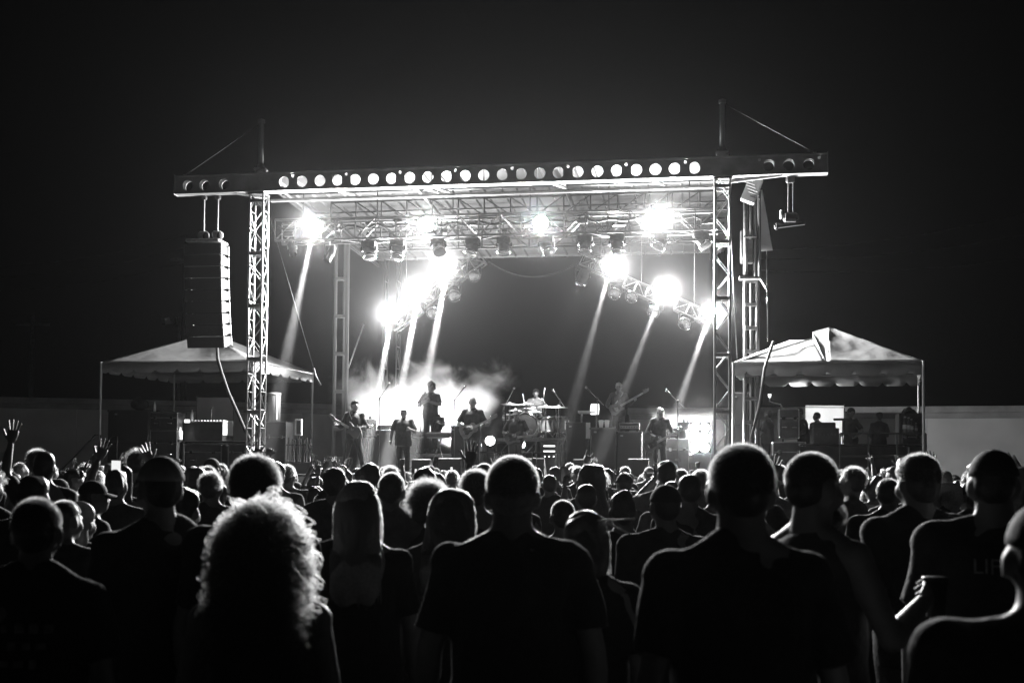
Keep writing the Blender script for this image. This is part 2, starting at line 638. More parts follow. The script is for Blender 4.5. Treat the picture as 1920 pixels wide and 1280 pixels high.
# masts and stays over the towers
for u, vt, side in ((489, 226, -1), (1354.5, 189, 1)):
    x = st(u, 320, 0.05).x
    zt = st(u, vt, 0.05).z
    MB().cbox((x, 0.06, ZT + 0.12), (0.30, 0.26, 0.06), 0.02).build('mast_collar', 'beam_paint', roof)
    MB().tube([(x, 0.06, ZT), (x, 0.06, ZT + .25)], [0.16, 0.075], 10).build('mast_base', 'beam_paint', roof, True)
    bar(roof, (x, 0.06, ZT), (x, 0.06, zt), 0.062, 'beam_paint', 'mast', 10)
    MB().lathe((x, 0.06, zt), [(0.085, -0.06), (0.085, 0.02), (0.03, 0.04)], 12).build('mast_cap', 'beam_paint', roof)
    ex = X0 + 0.22 if side < 0 else X1 - 0.27
    bar(roof, (x, 0.06, zt - 0.05), (ex, 0.06, ZT + 0.05), 0.009, 'dark_steel', 'stay_cable', 6)
    MB().ball((ex, 0.06, ZT + 0.07), 0.05, 10, 6).build('stay_clamp', 'chrome', roof, True)
# haunch under the beam ends
for sx, xe, xt in ((-1, X0 + 1.6, XL), (1, X1 - 1.0, XR)):
    bar(roof, (xe, 0.05, ZB - .02), (xt + sx * 0.05, 0.35, FB - 0.05), 0.035, 'white_steel', 'haunch_strut')
    bar(roof, (xt, 0.35, ZB - .02), (xt, 0.35, FB - 0.08), 0.06, 'white_steel', 'haunch_post')
# the lifting knuckle over the rear column
kx, kz = st(1400, 350, 1.0).x, st(1400, 345, 1.0).z
rot = Matrix.Rotation(R(22), 3, 'Y')
MB().cbox((kx + 0.12, 1.0, kz - 0.16), (0.34, 0.25, 0.6), 0.02, rot).build('knuckle', 'white_steel', roof)
for k in range(6):
    MB().box((kx + 0.02 + .035 * k, 0.86, kz + 0.06 - 0.085 * k), (0.26, 0.03, 0.02), rot).build('knuckle_rung', 'chrome', roof)

# ================================================================== FRONT TRUSS TOWERS
def front_tower(u, label, bright):
    x = st(u, 600, 0.15).x
    t = thing('truss_tower', label, 'truss tower', (x, 0.17, 0), 0, STAGE, 'front truss towers of the stage')
    H = ZB - 0.03
    w = 0.34
    truss(t, (0, 0, 0.03), (0, 0, H), w, w, 0.46, 0.027, 0.013, 'aluminium', Vector((0, 1, 0)), 'fbtu', 'zig')
    for k in range(7):
        z = 0.5 + k * (H - 0.7) / 6
        for sy in (-w / 2, w / 2):
            MB().cbox((0, sy, z), (w, 0.03, 0.09), 0.006).build('splice_plate', 'aluminium', t)
    MB().cbox((0, 0, 0.015), (0.7, 0.7, 0.03), 0.006).build('base_plate', 'galvanised', t)
    MB().cbox((0, -0.02, H - 0.02), (0.42, 0.42, 0.05), 0.01).build('head_plate', 'dark_steel', t)
    return t

front_tower(482, 'bright lattice tower beside the hanging speaker column', True)
front_tower(1354, 'lattice tower beside the blazing white floor light', False)

# ================================================================== REAR LIFT COLUMNS
def column(u0, u1, vt, y, label, n_rung, m='white_steel'):
    a, b = st(u0, 640, y), st(u1, 640, y)
    zt = st(u0, vt, y).z
    x = (a.x + b.x) / 2
    w = b.x - a.x
    t = thing('lift_column', label, 'column', (x, y, 0), 0, STAGE)
    for xx, yy, r in ((-w / 2, 0, 0.055), (w / 2, 0, 0.06), (-w / 2 + 0.17, 0.35, 0.045), (w / 2 - .1, 0.4, 0.04)):
        bar(t, (xx, yy, 0), (xx, yy, zt), r, m, 'post', 8)
    for k in range(n_rung):
        z = DECK + 0.2 + k * (zt - DECK - 0.3) / (n_rung - 1)
        MB().cbox((0, -0.02, z), (w + 0.05, 0.07, 0.10), 0.012).build('rung', m, t)
    MB().cbox((0, 0.15, DECK + 0.25), (w + .2, 0.6, 0.5), 0.03).build('foot_box', 'white_steel', t)
    return t
column(628, 650, 447, 5.6, 'white three-post lift column standing on deck behind the guitarist with a long strap', 7)
cr = column(1397, 1420, 520, 3.2, 'dim lattice lift column behind the tower next to the peaked tent', 9, 'truss_alu')

# hydraulic mast head on the dim column
pc = st(1408, 430, 3.0)
t = thing('hoist_frame', 'tall pale hoist frame hanging under the roof corner above the peaked tent', 'hoist', (pc.x, 3.0, 0), 0, STAGE)
zb, zt = st(1408, 522, 3.0).z, st(1408, 365, 3.0).z
bar(t, (0.12, 0, zb), (0.12, 0, zt), 0.045, 'truss_alu', 'guide_rail')
bar(t, (0.22, 0.1, zb), (0.22, 0.1, zt + .1), 0.04, 'truss_alu', 'guide_rail')
MB().cbox((-0.1, 0.1, (zb + zt) / 2 - 0.25), (0.34, 0.28, 0.85), 0.03).build('ram_housing', 'dark_steel', t)
MB().tube([(-0.14, -0.05, zb + 0.1), (-0.14, -0.05, zt - .1)], 0.055, 10).build('ram', 'galvanised', t, True)
MB().tube([(-0.02, -0.08, zb + 1.0), (-0.02, -0.08, zt - .05)], 0.035, 10).build('ram', 'galvanised', t, True)
MB().cbox((-0.03, -0.02, zb), (0.55, 0.3, 0.07), 0.01).build('cross_plate', 'truss_alu', t)
MB().cbox((-0.03, -0.02, zb + 1.05), (0.34, 0.3, 0.05), 0.01).build('cross_plate', 'truss_alu', t)
MB().cbox((0.30, -0.05, zb - 0.12), (0.06, 0.2, 0.34), 0.01, Matrix.Rotation(R(-30), 3, 'Y')).build('latch_arm', 'truss_alu', t)

# corner tarp flap beside the hoist
t = thing('tarp_flap', 'grey tarp flap hanging beside the hoist frame', 'tarp', (st(1428, 430, 3.4).x, 3.4, 0), 0, STAGE)
m = MB()
za, zb2 = st(1428, 355, 3.4).z, st(1428, 470, 3.4).z
rows = []
for k in range(9):
    f = k / 8
    wv = 0.02 * math.sin(f * 9)
    rows.append([(-0.12 + 0.04 * f, wv, za + (zb2 - za) * f), (0.0, wv + .05, za + (zb2 - za) * f), (0.02 + 0.26 * f, wv, za + (zb2 - za) * f)])
m.rings(rows, False, False)
o = m.build('cloth', 'wall_render', t, True)
sm = o.modifiers.new('thick', 'SOLIDIFY'); sm.thickness = 0.004

# back-stage trussing seen faintly through the smoke
bt = thing('truss_tower', 'faint lattice tower far behind the smoke and the singer', 'truss tower', (st(735, 640, 9.4).x, 9.4, 0), 0, STAGE)
truss(bt, (0, 0, 0.03), (0, 0, st(735, 488, 9.4).z), 0.42, 0.42, 0.7, 0.025, 0.012, 'dark_steel', Vector((0, 1, 0)), 'fb', 'zig')

# guy wires and straps
def wire(name, label, pts, r, m='galvanised', cat='cable', frame=STAGE, sag=0.0):
    pts = [Vector(p) for p in pts]
    if sag and len(pts) == 2:
        a, b = pts
        pts = [a.lerp(b, k / 14) - Vector((0, 0, sag * 4 * (k / 14) * (1 - k / 14))) for k in range(15)]
    base = pts[0].copy()
    o = MB().tube([p - base for p in pts], r, 6).build(name, m, None, True, frame, base)
    return tag(o, label, cat)

wire('guy_wire', 'thin guy wire from the bright lattice tower down to the tent corner', [st(505, 405, 0.6), st(588, 690, 2.5)], 0.006, 'dark_steel')
wire('ratchet_strap', 'ratchet strap end dangling at the tent corner below the guy wire', [st(588, 690, 2.5), st(592, 705, 2.5), st(601, 722, 2.5)], 0.03, 'dark_steel', 'strap')
wire('guy_strap', 'taut pale strap rising from the white lift column', [st(650, 698, 5.6), st(682, 608, 6.5)], 0.022, 'white_steel', 'strap')
wire('hanging_chain', 'beaded chain hanging straight down above the peaked tent', [st(1437, 420, 3.5), st(1439, 640, 3.5)], 0.014, 'chrome', 'chain')
wire('guy_wire', 'guy wire running down beside the lattice tower near the hoist', [st(1368, 392, 0.5), st(1382, 672, 1.2)], 0.012)
wire('power_cable', 'sagging power cable swagged between the two sloping trusses', [st(916, 490, 3.6), st(1086, 490, 3.6)], 0.016, 'rubber', 'cable', STAGE, 0.42)
wire('feed_cable', 'thick black cable hanging from the speaker column down past the tent', [st(407, 646, 0.9), st(408, 672, 0.9), st(416, 700, 0.95), st(428, 735, 1.0), st(446, 775, 1.1), st(462, 812, 1.2), st(476, 835, 1.2)], 0.045, 'rubber', 'cable')
wire('tarp_strap', 'dark strap slanting up across the near corner of the peaked tent', [st(1409, 822, 0.9), st(1424, 760, 0.9), st(1434, 690, 0.85), st(1450, 640, 1.0)], 0.035, 'rubber', 'strap')
# far power lines and poles against the sky
def pole(u, vt, depth, label, lamp=False):
    p = at(u, vt, depth)
    t = thing('utility_pole', label, 'pole', (p.x, p.y, 0))
    MB().tube([(0, 0, 0), (0, 0, p.z)], [0.16, 0.10], 8).build('shaft', 'wood', t, True)
    MB().box((0, 0, p.z - 0.5), (1.8, 0.1, 0.12)).build('crossarm', 'wood', t)
    return t
pole(62, 590, 60, 'faint utility pole rising over the end of the pale wall')
pole(349, 470, 62, 'faint utility pole directly behind the hanging speaker column')
for k, (va, vb) in enumerate(((500, 440), (520, 462), (545, 490))):
    wire('power_line', ('uppermost', 'middle', 'lowest')[k] + ' of the faint power lines in the dark sky beside the speakers', [at(-80, va, 60), at(352, vb, 62)], 0.018, 'dark_steel', 'power line', WORLD, 0.5)
for k, (va, vb) in enumerate(((470, 380), (485, 425), (505, 470))):
    wire('power_line', ('uppermost', 'middle', 'lowest')[k] + ' of the faint power lines in the dark sky above the peaked tent', [at(1405, va, 60), at(2000, vb, 55)], 0.018, 'dark_steel', 'power line', WORLD, 0.5)

# ================================================================== LIGHTING TRUSS
LT_Y = 1.25
lz1, lz0 = st(900, 406, LT_Y).z, st(900, 445, LT_Y).z
lx0, lx1 = st(522, 440, LT_Y).x, st(1345, 430, LT_Y).x
lt = thing('lighting_truss', 'long horizontal lighting truss hung under the front of the stage roof', 'truss', (0, LT_Y, 0), 0, STAGE)
truss(lt, (lx0, 0, (lz0 + lz1) / 2), (lx1, 0, (lz0 + lz1) / 2), 0.5, (lz1 - lz0), 0.52, 0.028, 0.014, 'truss_alu', Vector((0, 0, 1)), 'fbu', 'zig')
for k in range(6):
    x = lx0 + (lx1 - lx0) * (0.06 + 0.176 * k)
    bar(lt, (x, 0, lz1), (x, 0, JZ), 0.016, 'dark_steel', 'hanger')
# cable loom and connector boxes clipped along the truss
for k in range(16):
    x = lx0 + 0.4 + (lx1 - lx0 - .8) * k / 15 + rng.uniform(-.2, .2)
    z = lz0 + rng.uniform(0.1, lz1 - lz0 - 0.05)
    MB().cbox((x, -0.12, z), (rng.uniform(.12, .34), 0.12, rng.uniform(.06, .13)), 0.01).build('connector_box', 'black_paint', lt)
loom = []
for k in range(60):
    f = k / 59
    loom.append((lx0 + (lx1 - lx0) * f, -0.05 + 0.05 * math.sin(k * 1.7), lz1 - 0.12 - 0.10 * abs(math.sin(k * 0.9))))
MB().tube(loom, 0.035, 6).build('cable_loom', 'rubber', lt, True)

# sloping trusses of the arch, in short straight lengths
ARC_Y = 3.6
def arc_truss(pa, pb, label):
    a, b = st(*pa, ARC_Y), st(*pb, ARC_Y)
    c = (a + b) / 2
    t = thing('arch_truss', label, 'truss', c, 0, STAGE, 'sloping trusses of the lighting arch')
    truss(t, a - c, b - c, 0.32, 0.32, 0.33, 0.022, 0.012, 'aluminium', Vector((0, 0, 1)), 'fb', 'zig')
    bar(t, (a + b) / 2 - c + Vector((0, 0, .16)), Vector((0, 0, JZ - 0.2 - c.z)), 0.008, 'galvanised', 'hanger', 6)
    return t
arc_truss((905, 484), (851, 522), 'upper sloping truss length at the speaker-column side of the arch')
arc_truss((846, 526), (792, 572), 'middle sloping truss length at the speaker-column side of the arch')
arc_truss((786, 576), (736, 612), 'lowest sloping truss length at the speaker-column side of the arch')
arc_truss((1092, 487), (1162, 518), 'upper sloping truss length at the peaked-tent side of the arch')
arc_truss((1172, 530), (1234, 558), 'middle sloping truss length at the peaked-tent side of the arch')
arc_truss((1268, 570), (1336, 600), 'lowest sloping truss length at the peaked-tent side of the arch')


# ================================================================== STAGE LIGHTS
def spot(name, parent, loc, direction, power, angle, blend=0.3, radius=0.12):
    ld = bpy.data.lights.new(name, 'SPOT')
    ld.energy = power
    ld.spot_size = angle
    ld.spot_blend = blend
    ld.shadow_soft_size = radius
    ld.color = (1, 1, 1)
    o = bpy.data.objects.new(name, ld)
    col.objects.link(o)
    o.parent = parent
    o.location = loc
    o.rotation_mode = 'QUATERNION'
    o.rotation_quaternion = Vector(direction).to_track_quat('-Z', 'Y')
    return o

LENS_R = 0.20
def aim_rot(d):
    """Rotation that turns +Z to the given direction."""
    return Vector((0, 0, 1)).rotation_difference(Vector(d).normalized()).to_matrix()

def wash_light(p, zhang, aim, label, power, lens_r=LENS_R, beam=None, group='lit stage lights'):
    """A lit moving head: clamp, base, yoke, head with a round lens. p = lens centre (stage frame)."""
    t = thing('stage_light', label, 'stage light', p, 0, STAGE, group)
    d = Vector(aim).normalized()
    rot = aim_rot(d)
    m = MB()
    m.lathe(-d * 0.02, [(lens_r * 0.45, -0.42), (lens_r * 0.8, -0.36), (lens_r * 0.98, -0.16), (lens_r * 1.08, -0.05), (lens_r * 1.1, 0.0), (lens_r * 1.02, 0.0), (lens_r * 0.99, -0.02)], 24, rot, False)
    m.build('head', 'black_paint', t, True)
    MB().disc(-d * 0.03, lens_r * 1.0, 28, rot).build('lens', 'lamp_face', t)
    up = zhang - p.z
    if up > 0.2:
        for sx in (-1, 1):
            q = Vector((sx * (lens_r + 0.05), 0.16, -0.02))
            MB().tube([q, q + Vector((0, 0.02, up * 0.5)), Vector((sx * 0.10, 0.16, up - 0.22))], [0.022, 0.022, 0.03], 6).build('yoke_arm', 'black_paint', t)
        MB().cbox((0, 0.16, up - 0.15), (0.30, 0.26, 0.14), 0.02).build('base', 'black_paint', t)
        MB().cbox((0, 0.16, up - 0.04), (0.06, 0.08, 0.1), 0.01).build('clamp', 'dark_steel', t)
    spot('lamp_light', t, d * 0.04, d, power, R(176), 0.6, lens_r)
    if beam:
        bd, bp, ba = beam
        spot('added_shaft_light', t, Vector(bd).normalized() * 0.22 + Vector((0, -.12, 0)), bd, bp, ba, 0.8, 0.05)  # extra narrow spot, added to draw a lens streak as a shaft
    return t

CAMDIR = Vector((0.15, -1.0, -0.22))
P_MAIN = 6000.0
BEAM_P = 3.0e6
def beam_dir(u0, v0, u1, v1, y0, dy):
    """Direction in the stage frame of an added light shaft that stands in for a lens streak."""
    return (st(u1, v1, y0 + dy) - st(u0, v0, y0)).normalized()

front = [(592, 425, 'lit lamp nearest the bright lattice tower on the long horizontal truss', (592, 425, 536, 690), 1.0),
         (799, 421, 'second lit lamp from the bright lattice tower on the horizontal truss', None, 0.8),
         (1014, 418, 'third lit lamp from the bright lattice tower on the horizontal truss', None, 0.8),
         (1234, 409, 'lit lamp on the horizontal truss nearest the tower by the peaked tent', None, 1.0)]
LAMP_AT = []
for u, v, lab, bm_, k in front:
    beam = None
    side = -.1 if u < 700 else .12
    LAMP_AT.append(st(u, v, LT_Y - 0.38))
    if bm_:
        beam = (beam_dir(*bm_, LT_Y, -0.6), BEAM_P * 1.0, R(6.5))
    wash_light(st(u, v, LT_Y - 0.38), (lz0 + lz1) / 2 + 0.2, (side, -1, -.22), lab, P_MAIN * k, 0.18, beam, 'lit lamps on the horizontal truss')
arcs = [(738, 590, 'lowest lit lamp of the arch on the speaker-column side', (738, 590, 706, 760), 3.0),
        (789, 546, 'middle lit lamp of the arch on the speaker-column side', (789, 546, 752, 740), 3.0),
        (843, 498, 'highest lit lamp of the arch on the speaker-column side', (843, 498, 796, 740), 2.6),
        (1146, 500, 'highest lit lamp of the arch on the peaked-tent side', (1146, 500, 1086, 720), 0.4),
        (1243, 544, 'middle lit lamp of the arch on the peaked-tent side', (1243, 544, 1176, 720), 0.5),
        (1333, 583, 'lowest lit lamp of the arch beside the lattice tower', (1333, 583, 1262, 790), 1.0)]
for u, v, lab, bm_, k in arcs:
    beam = (beam_dir(*bm_, ARC_Y - .3, -0.8), BEAM_P * k, R(6.0))
    p = st(u, v, ARC_Y - 0.35)
    LAMP_AT.append(p)
    wash_light(p, p.z + 0.05, (-.42 if u < 960 else .55, -1, -.2), lab, P_MAIN * 0.9, 0.18, beam, 'lit lamps of the arch')

def moving_head(p, zhang, aim, label, s=1.0, lens='glass', group='unlit moving heads on the horizontal truss'):
    """An unlit moving head hanging by its base: base, yoke, drum head, lens ring."""
    t = thing('moving_head_light', label, 'stage light', p, 0, STAGE, group)
    d = Vector(aim).normalized()
    rot = aim_rot(d)
    up = zhang - p.z
    MB().cbox((0, 0, up - 0.09 * s), (0.36 * s, 0.30 * s, 0.17 * s), 0.025).build('base', 'black_paint', t)
    MB().cbox((0, 0, up + 0.02), (0.07, 0.09, 0.1), 0.01).build('clamp', 'dark_steel', t)
    for sx in (-1, 1):
        MB().cbox((sx * 0.185 * s, 0, (up - 0.16 * s) / 2), (0.05 * s, 0.13 * s, max(0.1, up - 0.12 * s)), 0.015).build('yoke_arm', 'black_paint', t)
    MB().lathe((0, 0, 0), [(0.06 * s, -0.26 * s), (0.13 * s, -0.22 * s), (0.155 * s, -0.05 * s), (0.15 * s, 0.12 * s), (0.165 * s, 0.14 * s), (0.165 * s, 0.20 * s), (0.14 * s, 0.20 * s)], 20, rot, True).build('head', 'black_paint', t, True)
    MB().lathe((0, 0, 0), [(0.142 * s, 0.203 * s), (0.10 * s, 0.22 * s), (0.01, 0.228 * s)], 20, rot, False).build('lens', lens, t, True)
    MB().lathe((0, 0, 0), [(0.172 * s, 0.135 * s), (0.172 * s, 0.205 * s), (0.160 * s, 0.205 * s), (0.160 * s, 0.135 * s)], 20, rot, False).build('lens_ring', 'chrome', t, True)
    return t

mh = [(692, 470, (0.2, -0.3, -1)), (746, 470, (0, -0.4, -1)), (822, 462, (0.4, -0.5, -1)), (886, 462, (-0.3, -0.2, -1)), (945, 462, (0, -0.1, -1)),
      (1024, 462, (0.6, -0.5, -1)), (1097, 458, (-0.1, -0.2, -1)), (1157, 458, (0.1, -0.2, -1)), (1240, 452, (-0.5, -0.4, -1)), (1316, 450, (0.7, -0.4, -1))]
ordn = ['first', 'second', 'third', 'fourth', 'fifth', 'sixth', 'seventh', 'eighth', 'ninth', 'tenth']
for i, (u, v, aim) in enumerate(mh):
    moving_head(st(u, v, LT_Y), lz0 - 0.02, aim, f'{ordn[i]} dark moving head under the horizontal truss, counting from the bright lattice tower', 1.0)
mh2 = [(888, 514, 'dark round moving head under the top of the arch on the speaker-column side', (0.3, -1, -0.5)),
       (851, 551, 'dark round moving head under the middle of the arch on the speaker-column side', (0.3, -1, -0.5)),
       (811, 583, 'dark round moving head low under the arch on the speaker-column side', (0.3, -1, -0.5)),
       (1093, 519, 'round moving head under the top of the arch on the peaked-tent side', (-0.3, -1, -0.6)),
       (1156, 546, 'second dark moving head down the arch on the peaked-tent side', (-0.3, -1, -0.6)),
       (1188, 552, 'third dark moving head down the arch on the peaked-tent side', (-0.3, -1, -0.6)),
       (1229, 580, 'fourth dark moving head down the arch on the peaked-tent side', (-0.3, -1, -0.6)),
       (1287, 602, 'lowest dark moving head of the arch beside the lattice tower', (-0.3, -1, -0.6))]
for u, v, lab, aim in mh2:
    p = st(u, v, ARC_Y)
    if u == 1093:
        aim = st(1000, 770, 5.6) - p
    t = moving_head(p, p.z + 0.36, aim, lab, 1.0, 'chrome', 'moving heads under the arch')
    if u == 1093:
        spot('lamp_light', t, Vector(aim).normalized() * .3, aim, 9000, R(26), .8, .1)

# par cans at the end of the truss
def par_can(p, zhang, aim, label):
    t = thing('par_can', label, 'stage light', p, 0, STAGE, 'par cans beside the bright lattice tower')
    rot = aim_rot(aim)
    m = MB().lathe((0, 0, 0), [(0.05, -0.30), (0.085, -0.26), (0.10, -0.05), (0.10, 0.2)], 16, rot, False)
    m.build('can', 'black_paint', t, True)
    MB().disc(rot @ Vector((0, 0, 0.05)), 0.095, 16, rot).build('lens', 'chrome', t)
    up = zhang - p.z
    for sx in (-1, 1):
        bar(t, (sx * 0.12, 0, -0.02), (sx * 0.12, 0, up - 0.1), 0.012, 'galvanised', 'bracket_arm')
    bar(t, (-0.12, 0, up - 0.1), (0.12, 0, up - 0.1), 0.012, 'galvanised', 'bracket_bar')
    bar(t, (0, 0, up - 0.1), (0, 0, up), 0.016, 'galvanised', 'clamp')
par_can(st(548, 466, LT_Y), lz0, (0.35, -0.5, -1), 'slim par can hanging just inside the bright lattice tower')
par_can(st(618, 478, LT_Y), lz0, (-0.3, -0.5, -1), 'slim par can hanging in front of the white lift column')

# ---- floor lights
def floor_light(p, r, power, label, aim=(0.05, -1, 0.1), matn='floor_lamp_face', square=None, angle=R(160)):
    t = thing('floor_light', label, 'floor light', (p.x, p.y, p.z), 0, STAGE)
    d = Vector(aim).normalized()
    rot = aim_rot(d)
    if square:
        w, h = square
        MB().cbox((0, 0.10, 0), (w + .06, 0.18, h + .06), 0.02).build('housing', 'black_paint', t)
        m = MB()
        m.box((0, 0.004, 0), (w, 0.012, h))
        m.build('lens', matn, t)
        for k in (-1, 1):
            MB().cbox((k * (w / 2 + .05), 0.1, -0.1), (0.03, 0.08, h), 0.01).build('bracket', 'dark_steel', t)
    else:
        MB().lathe((0, 0, 0), [(r * .5, -0.3), (r * .9, -0.22), (r * 1.08, -0.04), (r * 1.08, 0.01), (r, 0.01)], 20, rot, False).build('housing', 'black_paint', t, True)
        MB().disc(-d * 0.01, r, 24, rot).build('lens', matn, t)
        MB().cbox((0, 0.1, -(p.z - DECK) / 2 - r * .3), (0.2, 0.14, max(0.05, p.z - DECK - r * .6)), 0.01).build('stand', 'black_paint', t)
    spot('lamp_light', t, d * 0.05, d, power, angle, 0.8, r)
    return t
# blinder: a frame of six round lamps
bp_ = st(1312, 820, 4.6)
t = thing('blinder_light', 'blazing blinder of six lamps at stage edge beside the lattice tower', 'floor light', bp_, 0, STAGE)
MB().cbox((0, 0.14, 0), (0.60, 0.2, 0.86), 0.03).build('housing', 'black_paint', t)
for i_ in range(2):
    for j_ in range(3):
        c_ = Vector(((i_ - .5) * .27, 0.02, (j_ - 1) * .27))
        rot = aim_rot((0, -1, 0.05))
        rl = MB().lathe(c_, [(.05, -.06), (.10, -.02), (.125, .02), (.13, .02)], 18, rot, False).build('reflector', 'chrome', t, True)
        MB().disc(c_ + Vector((0, -.012, 0)), .112, 20, rot).build('lens', 'floor_lamp_face', rl)
for sx in (-1, 1):
    MB().cbox((sx * .33, .14, -.2), (.03, .08, max(.5, 1.4)), .01).build('bracket', 'dark_steel', t)
spot('lamp_light', t, (0, -.12, 0), (-.1, -1, .12), 3500, R(165), .7, .3)
floor_light(st(919, 826, 4.3), 0.13, 90, 'small bright floor lamp between the guitarist and the drum riser')
floor_light(st(977, 833, 3.9), 0.11, 70, 'small bright floor lamp at the foot of the drum riser')
# back lights that shine through the smoke towards the audience
def back_light(p, aim, power, label, angle=R(110)):
    t = thing('floor_light', label, 'floor light', p, 0, STAGE)
    d = Vector(aim).normalized()
    rot = aim_rot(d)
    MB().lathe((0, 0, 0), [(0.06, -0.26), (0.12, -0.2), (0.14, 0.0), (0.13, 0.0), (0.12, -0.05)], 18, rot, False).build('head', 'black_paint', t, True)
    MB().disc(-d * 0.04, 0.115, 18, rot).build('lens', 'floor_lamp_face', t)
    MB().cbox((0, 0, -0.24), (0.26, 0.24, 0.12), 0.02).build('base', 'black_paint', t)
    for sx in (-1, 1):
        MB().cbox((sx * 0.155, 0, -0.1), (0.03, 0.1, 0.26), 0.01).build('yoke_arm', 'black_paint', t)
    spot('lamp_light', t, d * 0.06, d, power, angle, 0.6, 0.1)
back_light(st(735, 846, 8.6), (0.1, -0.35, 1.0), 6000, 'back light low behind the folded-arms singer and amplifiers')
back_light(st(860, 846, 8.6), (-0.15, -0.35, 1.0), 6000, 'back light low behind the guitarist nearest the drums')
back_light(st(1290, 850, 8.0), (0.0, -0.35, 1.0), 2600, 'back light low behind the long-haired guitarist')

# ================================================================== HANGING SPEAKER COLUMN
def line_array():
    x = st(388, 460, 0.25).x
    ztop = st(388, 459, 0.25).z
    t = thing('line_array', 'curved column of black hanging loudspeakers with bright side rigging', 'loudspeaker', (x, 0.25, 0), 0, STAGE)
    W, H, D = 0.98, 0.285, 0.52
    pos = Vector((0, 0, ztop))
    ang = 0.0
    for k in range(9):
        ang = R(0.5 + 1.55 * k)
        rot = Matrix.Rotation(ang, 3, 'X')          # face turns down towards the bottom
        dn = rot @ Vector((0, 0, -1))
        c = pos + dn * (H / 2)
        m = MB()
        tp = D / 2
        m.add([rot @ Vector(p) + c for p in ((-W / 2, -tp, -H / 2), (W / 2, -tp, -H / 2), (W / 2, tp, -H / 2 + .05), (-W / 2, tp, -H / 2 + .05),
                                             (-W / 2, -tp, H / 2 - .006), (W / 2, -tp, H / 2 - .006), (W / 2, tp, H / 2 - .05), (-W / 2, tp, H / 2 - .05))],
              [(0, 3, 2, 1), (4, 5, 6, 7), (0, 1, 5, 4), (1, 2, 6, 5), (2, 3, 7, 6), (3, 0, 4, 7)])
        cab = m.build('cabinet', 'black_paint', t)
        g = MB().cbox(c + rot @ Vector((0, -tp - 0.006, 0)), (W - 0.03, 0.012, H - 0.03), 0.004, rot)
        g.build('grille', 'grille', cab)
        for sx in (-1, 1):
            q = MB()
            q.cbox(c + rot @ Vector((sx * (W / 2 + 0.006), -tp + 0.10, 0)), (0.012, 0.16, H * 0.84), 0.003, rot)
            q.build('side_plate', 'white_plastic', cab)
            q = MB()
            q.cbox(c + rot @ Vector((sx * (W / 2 + 0.012), -tp + 0.12, -0.03)), (0.006, 0.06, 0.08), 0.002, rot)
            q.cbox(c + rot @ Vector((sx * (W / 2 + 0.012), -tp + 0.10, 0.075)), (0.006, 0.09, 0.025), 0.002, rot)
            q.build('handle_recess', 'rubber', cab)
            q = MB()
            q.cbox(c + rot @ Vector((sx * (W / 2 + 0.010), tp - 0.07, 0)), (0.02, 0.04, H * 0.9), 0.004, rot)
            q.build('link_bar', 'galvanised', cab)
        pos = pos + dn * H
    MB().cbox((0, 0, ztop + 0.06), (W * 0.9, 0.62, 0.08), 0.02).build('fly_frame', 'galvanised', t)
    for u in (382, 408):
        cx = st(u, 440, 0.25).x - x
        MB().cbox((cx, 0, ztop + 0.24), (0.26, 0.2, 0.2), 0.05).build('chain_motor', 'galvanised', t)
        MB().ball((cx + 0.08, -0.05, ztop + 0.2), (0.07, 0.09, 0.12), 10, 7).build('chain_bag', 'black_cloth', t, True)
        bar(t, (cx, 0, ztop + 0.1), (cx, 0, ZB - 0.02), 0.02, 'galvanised', 'chain')
        MB().cbox((cx, 0, ZB - 0.06), (0.12, 0.12, 0.1), 0.02).build('beam_clamp', 'dark_steel', t)
line_array()

x = st(1478, 410, 0.25).x
t = thing('chain_hoist', 'chain hoist with bare fly bar hanging below the far end of the roof beam', 'hoist', (x, 0.25, 0), 0, STAGE)
zt = st(1478, 398, 0.25).z
for dx in (0.0, 0.11):
    bar(t, (dx, 0, zt), (dx, 0, ZB - 0.02), 0.014, 'galvanised', 'chain')
MB().cbox((0.05, 0, ZB - 0.08), (0.2, 0.16, 0.14), 0.03).build('beam_clamp', 'dark_steel', t)
MB().cbox((0.05, 0, zt - 0.12), (0.34, 0.24, 0.2), 0.05).build('motor', 'black_paint', t)
MB().cbox((-0.17, -0.02, zt - 0.05), (0.05, 0.14, 0.2), 0.02).build('motor_cover', 'white_plastic', t)
MB().cbox((0.03, 0, zt - 0.30), (0.7, 0.1, 0.07), 0.01, Matrix.Rotation(R(-6), 3, 'Y')).build('fly_bar', 'dark_steel', t)
MB().cbox((-0.26, -0.02, zt - 0.33), (0.05, 0.12, 0.16), 0.01).build('shackle', 'chrome', t)


# ================================================================== TENTS
def grid_patch(A, B, C, D, nu, nv, sag=0.0, wr=0.0, seed=0.0, axis=Vector((0, 0, 1))):
    """Patch with corners A-B (bottom), D-C (top), sagging and slightly wrinkled."""
    m = MB()
    rows = []
    for j in range(nv + 1):
        v = j / nv
        row = []
        for i in range(nu + 1):
            u = i / nu
            p = A.lerp(B, u).lerp(D.lerp(C, u), v)
            k = 4 * u * (1 - u) * 4 * v * (1 - v)
            w = noise.noise(Vector((p.x * 1.3 + seed, p.y * 1.3, p.z * 1.7))) + 0.5 * noise.noise(Vector((p.x * 4 + seed, p.y * 4, p.z * 4)))
            row.append(p - axis * sag * k + axis * wr * w * min(1.0, 6 * min(v, 1 - v, u + .05, 1.05 - u)))
        rows.append(row)
    m.rings(rows, False, False)
    return m

